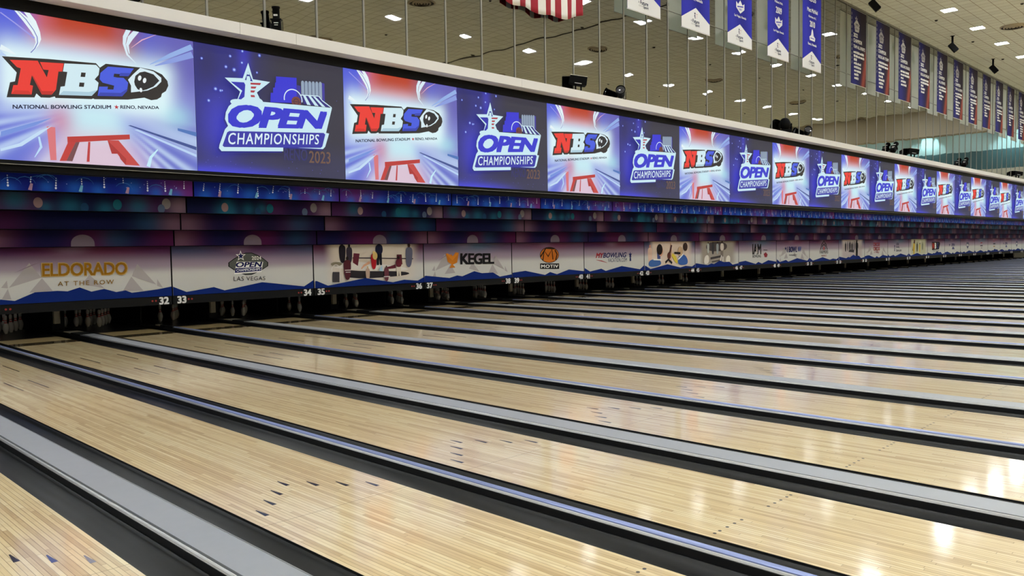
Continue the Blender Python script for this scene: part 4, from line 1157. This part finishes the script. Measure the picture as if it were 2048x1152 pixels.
# small dark sprinkler cups seen on the ceiling
sp_me = MB().cyl((0, 0, -.05), (0, 0, -.001), .05, .08, 10).mesh('sprinkler', M_ventd)
for y, w in ((-7.2, 'nearest the glass'), (-10.9, 'second from the glass'), (-16.1, 'third from the glass'), (-24.0, 'fourth from the glass')):
    for i in range(-2, 8):
        o = link('sprinkler', sp_me, loc=(18.4 + 6.2 * i, y, ZC - 0.001))
        tag(o, 'tiny dark ceiling sprinkler, %s of the line %s' % (names_ord[i + 2], w), 'sprinkler', 'ceiling sprinklers')

# ------------------------------------------------------------------ banners hanging in front of the glass
BY, BZ0, BZ1, BW = -5.55, 8.91, 12.31, 1.79
BH = BZ1 - BZ0
CL = (.62, .62, .58)
def blocky(A, x, z, h, w, rr, col):
    """a line of print too small to read in the photo"""
    e = x + w
    while x < e - .05:
        q = min(e - x, rr.uniform(.10, .26))
        A.rect(x, z + rr.uniform(0, .01), x + q - .03, z + h * rr.uniform(.75, 1), col)
        x += q
def dark_banner(i):
    rr = random.Random(40 + i)
    def fn(x, z):
        u, v = x / BW, z / BH
        c = mixc(lin(34, 33, 84, .95), lin(40, 30, 36, .9), smooth(.25, .8, u + .25 * (v - .5)))
        c = mixc(c, lin(46, 46, 120, 1.0), .7 * math.exp(-((u - .12 - .3 * (.35 - v)) / .18) ** 2) * smooth(.45, .1, v))
        c = mixc(c, lin(140, 66, 52, 1.0), math.exp(-((u - (1.02 - .55 * max(0, .42 - v))) / .12) ** 2) * smooth(.56, .36, v))
        return c
    A = Art()
    A.grid(0, 0, BW, BH, 16, 30, fn)
    w = (.66, .65, .62); g = (.27, .25, .25) if i % 2 else (.40, .38, .37)
    # crest of the open championships
    A.star(.62, 2.98, .17, g); A.poly([(.34, 2.74), (.66, 3.0), (1.0, 2.76), (.92, 2.66), (.42, 2.64)], g); A.poly([(.40, 2.62), (.98, 2.66), (.9, 2.42), (.48, 2.40)], g)
    A.star(.62, 2.98, .09, lin(40, 36, 70, 1.4)); A.line('OPEN', .68, 2.68, .11, lin(30, 28, 50), .03, .2, maxw=.42); A.line('RENO', .68, 2.50, .09, lin(30, 28, 50), .01, maxw=.36)
    for j in range(12): A.rect(.06, 3.1 - j * .2, .10, 3.22 - j * .2, (.28, .27, .32))
    heads = [['2022', 'CHAMPION', 'TEAM ALL-EVENTS'], ['2022', 'CHAMPION', 'REGULAR TEAM'], ['2022', 'CHAMPION', 'REGULAR DOUBLES'], ['2022', 'CHAMPION', 'REGULAR SINGLES'], ['2022', 'CHAMPION', 'ALL-EVENTS']][i % 5]
    z = 2.14
    for s, h, mw in zip(heads, (.18, .18, .15), (.5, .98, 1.34)):
        A.line(s, .24, z, h, w, .03, align='L', maxw=mw)
        z -= .25
    n = 8 if i % 5 < 2 else 5
    for j in range(n):
        blocky(A, .24, z, .12, (1.25 if j < 2 else rr.uniform(.5, .85)) if j != 2 else .4, rr, w)
        z -= .17
    return A.mesh('banner_cloth', M_cloth)
rod = MB().cyl((-.03, .006, BH + .014), (BW + .03, .006, BH + .014), .014, seg=10).mesh('top_rod', M_mull)
rod2 = MB().cyl((-.01, .006, -.012), (BW + .01, .006, -.012), .012, seg=10).mesh('bottom_rod', M_fix)
wire = MB()
wire = MB().cyl((.1, .006, BH + .026), (.1, .006, ZC - BZ0 - .003), .004, seg=6).mesh('wire', M_mull)
wire2 = MB().cyl((BW - .1, .006, BH + .026), (BW - .1, .006, ZC - BZ0 - .003), .004, seg=6).mesh('wire', M_mull)
def hang(x, me, lb, grp):
    o = link('banner', me, loc=(x, BY, BZ0))
    tag(o, lb, 'banner', grp)
    for nm, m_ in (('top_rod', rod), ('bottom_rod', rod2), ('wire', wire), ('wire', wire2)): link(nm, m_, o)
dm = [dark_banner(i) for i in range(10)]
for i in range(12):
    hang(30.57 + 3.022 * i, dm[i % 10], 'dark navy champion banner with white print, %s of the dark row from the left' % names_ord[i], 'dark champion banners')
def blue_banner(lines):
    A = Art()
    def fn(x, z):
        return mixc(lin(42, 42, 140, .85), lin(54, 56, 172, .85), .5 + .5 * math.sin(x * 4.2 + z * .3))
    A.grid(0, 0, BW, BH, 14, 26, fn)
    w = (.66, .66, .66)
    A.poly([(.004, .004), (BW - .004, .004), (BW - .004, .36), (.89, .77), (.004, .33)], w)
    nv = lin(40, 38, 72)
    A.stroke([(.82, .52), (.85, .40)], [.06, .03], nv); A.star(.83, .57, .06, nv); A.stroke([(.90, .56), (1.0, .56)], .014, lin(170, 60, 60)); A.stroke([(.92, .50), (.96, .50)], .014, lin(170, 60, 60)); A.stroke([(.90, .44), (.95, .44)], .014, lin(170, 60, 60))
    A.line('A', .60, .27, .07, nv, .0); A.line('Future', .88, .25, .12, nv, .035, .1, maxw=.44); A.line('FOR THE', .70, .17, .05, lin(130, 130, 140), .0, maxw=.22); A.line('Sport', .97, .12, .12, nv, .035, .1, maxw=.40)
    for s, z, h, mw in lines:
        if s == '#crown':
            A.poly([(.60, z + .12), (.60, z + .34), (.74, z + .26), (.9, z + .42), (1.06, z + .26), (1.2, z + .34), (1.2, z + .12), (.9, z - .06)], w); A.stroke([(.68, z + .16), (1.12, z + .22)], .04, lin(60, 60, 160)); A.line('USBC', .9, z + .05, .07, lin(60, 60, 160), .02, maxw=.3)
        elif s == '#tower':
            A.poly([(.66, z), (.62, z + .14), (.78, z + .22), (.84, z + .42), (.9, z + .5), (.96, z + .42), (1.02, z + .22), (1.18, z + .14), (1.14, z)], w); A.stroke([(.72, z + .1), (1.08, z + .1)], .03, lin(60, 60, 160))
        else:
            A.line(s, .9, z, h, w, .03, maxw=mw)
    return A.mesh('banner_cloth', M_cloth)
lv, rn = ('Las Vegas, Nevada', .98, .11, 1.15), ('Reno, Nevada', .98, .12, .9)
blues = [(13.50, [rn], 'royal blue banner with a white tip, only its tip in view at the top edge'),
         (16.52, [rn, ('2009', 1.6, .24, .5)], 'royal blue banner reading Reno, Nevada above its white tip, second of the blue ones'),
         (19.53, [lv, ('#crown', 1.22, 0, 0), ('2009', 1.72, .24, .5)], 'royal blue banner with a crown crest under 2009, third of the blue ones'),
         (22.56, [lv, ('#crown', 1.22, 0, 0), ('2009', 1.74, .25, .5), ('Midland, Mich.', 2.12, .10, .8), ('Bo Goergen', 2.38, .20, 1.05)], 'royal blue banner with two lines of name above 2009 and a crown crest'),
         (25.60, [('Reno, Nevada', .98, .12, .85), ('#tower', 1.20, 0, 0), ('2010', 1.76, .25, .5), ('Charlotte, N.C.', 2.12, .10, .8), ('Matt McNiel', 2.36, .17, 1.0), ('2,326', 2.78, .26, .75), ('ALL-EVENTS', 3.1, .18, 1.3)], 'royal blue banner with the big number 2,326, rightmost of the blue ones')]
for x, lines, lb in blues: hang(x, blue_banner(lines), lb, 'royal blue record banners')

# big flag hung from the ceiling with its stripes upright, close to the glass
bm = bmesh.new()
FW, FH = 3.14, 4.06
nx, nz = 65, 26
FR = [[None] * (nz + 1) for _ in range(nx + 1)]
for i in range(nx + 1):
    for j in range(nz + 1):
        u, v = i / nx, j / nz
        x = FW * u
        z = -FH * (1 - v) - (0.10 * math.sin(u * 2.9) + 0.035 * math.sin(u * 19) - .10) * (1 - v) + .24 * (u ** 5) * (1 - v)
        y = 0.045 * math.sin(u * 21 + 1.2 * (1 - v)) * (.35 + .65 * (1 - v)) + .03 * math.sin(u * 9)
        FR[i][j] = bm.verts.new((x, y, z))
for i in range(nx):
    for j in range(nz):
        f = bm.faces.new((FR[i][j], FR[i + 1][j], FR[i + 1][j + 1], FR[i][j + 1]))
        f.smooth = True
        f.material_index = (int(i / nx * 13) % 2)
        if j >= nz - 10 and i < nx * 7 / 13: f.material_index = 2
me = bpy.data.meshes.new('flag')
bm.to_mesh(me); bm.free()
for m_ in (mat('flag_red', lin(150, 20, 40), .8), mat('flag_white', (.72, .70, .66), .8), mat('flag_blue', lin(32, 36, 84), .8)): me.materials.append(m_)
fl = link('flag', me, loc=(8.34, -5.46, 12.06))
tag(fl, 'large red and white striped flag hung high, its lower edge showing at the top', 'flag')
md = fl.modifiers.new('thickness', 'SOLIDIFY'); md.thickness = 0.006
link('hanging_bar', MB().cyl((-.05, 0, .02), (FW + .05, 0, .02), .02, seg=10).mesh('hanging_bar', M_mull), fl)
for x in (.3, FW - .3): link('hanging_wire', MB().cyl((x, 0, .035), (x, 0, .538), .006, seg=6).mesh('hanging_wire', M_mull), fl)

# ------------------------------------------------------------------ stage lights on the fascia
def yoke(h=.2, w=.13):
    return MB().box(-w, -.02, .02, -w + .012, .02, h).box(w - .012, -.02, .02, w, .02, h).box(-w, -.02, .012, w, .02, .024).cyl((0, 0, 0), (0, 0, .014), .05, seg=12).mesh('yoke', M_stage)
Y1, Y2 = yoke(), yoke(.26, .16)
body_can = MB().lathe([(.001, -.17), (.075, -.17), (.10, -.12), (.105, .0), (.115, .14), (.125, .145), (.125, .165), (.112, .165), (.11, .15)], 20).mesh('can', M_stage)
lens_can = MB().lathe([(.001, .146), (.06, .144), (.108, .138)], 20).mesh('lens', M_lens)
body_prof = MB().box(-.11, -.10, -.22, .11, .10, .06, 0, .02).lathe([(.095, .06), (.10, .08), (.09, .10), (.09, .33), (.105, .335), (.105, .38), (.09, .38), (.085, .36)], 18).box(-.14, -.115, .04, .14, .115, .075, 0, .008).mesh('housing', M_stage)
trim_prof = MB().box(-.05, -.102, .14, .05, -.085, .18, 0, .004).box(-.05, -.108, -.04, .06, -.1005, -.02).box(-.04, -.108, -.09, .05, -.1005, -.075).mesh('label_plate', M_chrome)
body_tilt = MB().box(-.08, -.07, -.2, .08, .07, .2, 0, .035).box(-.06, -.10, -.04, .06, -.06, .12, 0, .02).mesh('housing', M_stageg)
tilt_face = MB().box(-.045, -.108, .05, .045, -.10, .10, 0, .003).mesh('lens_plate', M_chrome)
body_box = MB().box(-.25, -.16, -.12, .25, .16, .12, 0, .012).mesh('cabinet', M_stage)
box_lid = MB().box(-.25, -.16, .122, .25, .16, .135, 0, .004).mesh('lid', M_fix)
box_plate = MB().box(-.10, -.165, -.10, .10, -.161, -.085, 0).mesh('badge', M_chrome)
legs_box = MB().box(-.09, -.03, 0, -.05, .03, .2).mesh('leg', M_stage)
legs_box2 = MB().box(.07, -.03, 0, .11, .03, .2).mesh('leg', M_stage)
head_mh = MB().lathe([(.001, -.16), (.09, -.15), (.15, -.08), (.16, .02), (.13, .13), (.10, .17), (.09, .165)], 20).mesh('moving_head', M_stage)
base_mh = MB().box(-.17, -.12, .0, .17, .12, .09, 0, .015).box(-.2, -.05, .08, -.16, .05, .27, 0, .01).box(.16, -.05, .08, .2, .05, .27, 0, .01).mesh('base', M_stage)
wedge_me = MB()
ws = [wedge_me.bm.verts.new(p) for p in [(-.3, -.15, 0.0), (.14, -.15, 0.0), (.14, -.15, .34), (-.3, .15, 0.0), (.14, .15, 0.0), (.14, .15, .34)]]
for f in ((0, 1, 2), (5, 4, 3), (0, 3, 4, 1), (1, 4, 5, 2), (2, 5, 3, 0)): wedge_me.bm.faces.new([ws[i] for i in f])
wedge_me.cyl((.16, 0, .2), (.22, 0, .2), .10, seg=16)
wedge_me = wedge_me.mesh('housing', M_stage)
FT = 6.071
def stage(kind, x, rz, tilt, lb, s=1.0, y=-5.5):
    t = empty('stage_light', (x, y, FT), (0, 0, math.radians(rz)))
    t.scale = (s, s, s)
    tag(t, lb, 'stage light', 'stage lights along the fascia')
    R_ = (math.radians(tilt), 0, 0)
    if kind == 'can':
        link('yoke', Y1, t); b = link('can', body_can, t, (0, 0, .19), R_); link('lens', lens_can, b)
    elif kind == 'profile':
        link('yoke', Y2, t); b = link('housing', body_prof, t, (0, 0, .25), R_); link('label_plate', trim_prof, b)
    elif kind == 'tilt':
        link('yoke', Y1, t); b = link('housing', body_tilt, t, (0, 0, .2), R_); link('lens_plate', tilt_face, b)
    elif kind == 'box':
        link('leg', legs_box, t); link('leg', legs_box2, t); b = link('cabinet', body_box, t, (0, 0, .30), (0, math.radians(tilt), 0)); link('lid', box_lid, b); link('badge', box_plate, b)
    elif kind == 'head':
        link('base', base_mh, t); b = link('moving_head', head_mh, t, (0, 0, .24), R_)
        link('lens', MB().lathe([(.001, .16), (.09, .163)], 16).mesh('lens', M_lens), b)
    elif kind == 'wedge':
        link('housing', wedge_me, t)
stage('box', -1.25, -20, 4, 'black stage light box cut off by the top edge of the photo')
stage('profile', 1.60, -40, 6, 'tall black spotlight with a white plate on the fascia', 0.8)
stage('box', 11.15, -42, 8, 'boxy black stage light on two legs with a pale lid, nearest of the boxy ones', 1.0)
stage('can', 13.2, -55, 72, 'round black can light over lanes 39 and 40', 1.2)
stage('head', 24.15, -40, -20, 'black moving head stage light with a bright highlight', 1.35)
stage('can', 26.2, -55, 72, 'round black can light right of the moving head', 1.25)
stage('profile', 36.2, -90, -52, 'long black stage light leaning right, over lanes 53 and 54', 1.15)
stage('box', 38.95, -42, 8, 'boxy black stage light over lanes 55 and 56', 1.1)
stage('profile', 48.2, -90, -52, 'long black stage light leaning right, over lanes 61 and 62', 1.2)
stage('box', 60.9, -42, 8, 'boxy black stage light over lanes 69 and 70, farthest along the fascia', 1.2)

# ------------------------------------------------------------------ hanging loudspeakers under the ceiling
spk = MB().box(-.11, -.13, -.26, .11, .13, .26, 0, .02).mesh('cabinet', M_stage)
grl = MB().box(-.095, -.14, -.24, .095, -.1305, .24, 0).mesh('grille', M_blackgloss)
brk = MB().box(-.02, -.05, -.5, .02, .05, -.006).box(-.1, -.1, -.012, .1, .1, -.001).mesh('bracket', M_stage)
for x, lb in ((29.9, 'black ceiling loudspeaker cut by the top edge, above the dark banners'), (41.0, 'black ceiling loudspeaker on a bracket, the middle one of three'), (48.9, 'black ceiling loudspeaker on a bracket, farthest of three')):
    t = empty('loudspeaker', (x, -6.8, ZC - .001), (0, 0, math.radians(25)))
    tag(t, lb, 'loudspeaker', 'loudspeakers under the ceiling')
    link('bracket', brk, t)
    b = link('cabinet', spk, t, (0, -.04, -.62), (math.radians(-38), 0, 0)); link('grille', grl, b)

# ------------------------------------------------------------------ wall lights washing the far end wall
wl = MB().lathe([(.16, -.001), (.16, -.05), (.12, -.06), (.10, -.02)], 20).mesh('wall_light', M_fix)
wb = MB().lathe([(.001, -.021), (.10, -.021)], 16).mesh('bulb', mat('bulb_glow', (1, 1, 1), emit=(.75, .95, 1.0), estr=60))
for i, y in enumerate((-9.7, -17.2, -24.7)):
    t = link('wall_light', wl, loc=(X1 - .55, y, ZC - .001))
    tag(t, 'round ceiling light washing the far end wall in cyan, ' + ['nearest the glass', 'second from the glass', 'third from the glass'][i], 'wall light', 'wall washing lights')
    link('bulb', wb, t)
    ld = bpy.data.lights.new('wall_light', 'SPOT')
    ld.energy = 1600 if i else 2400
    ld.color = (.72, .95, 1.0)
    ld.spot_size = math.radians(115); ld.spot_blend = .5; ld.shadow_soft_size = .08
    lo = bpy.data.objects.new('wall_light_beam', ld); COL.objects.link(lo)
    lo.parent = t; lo.location = (0, 0, -.08); lo.rotation_euler = (0, math.radians(14), 0)
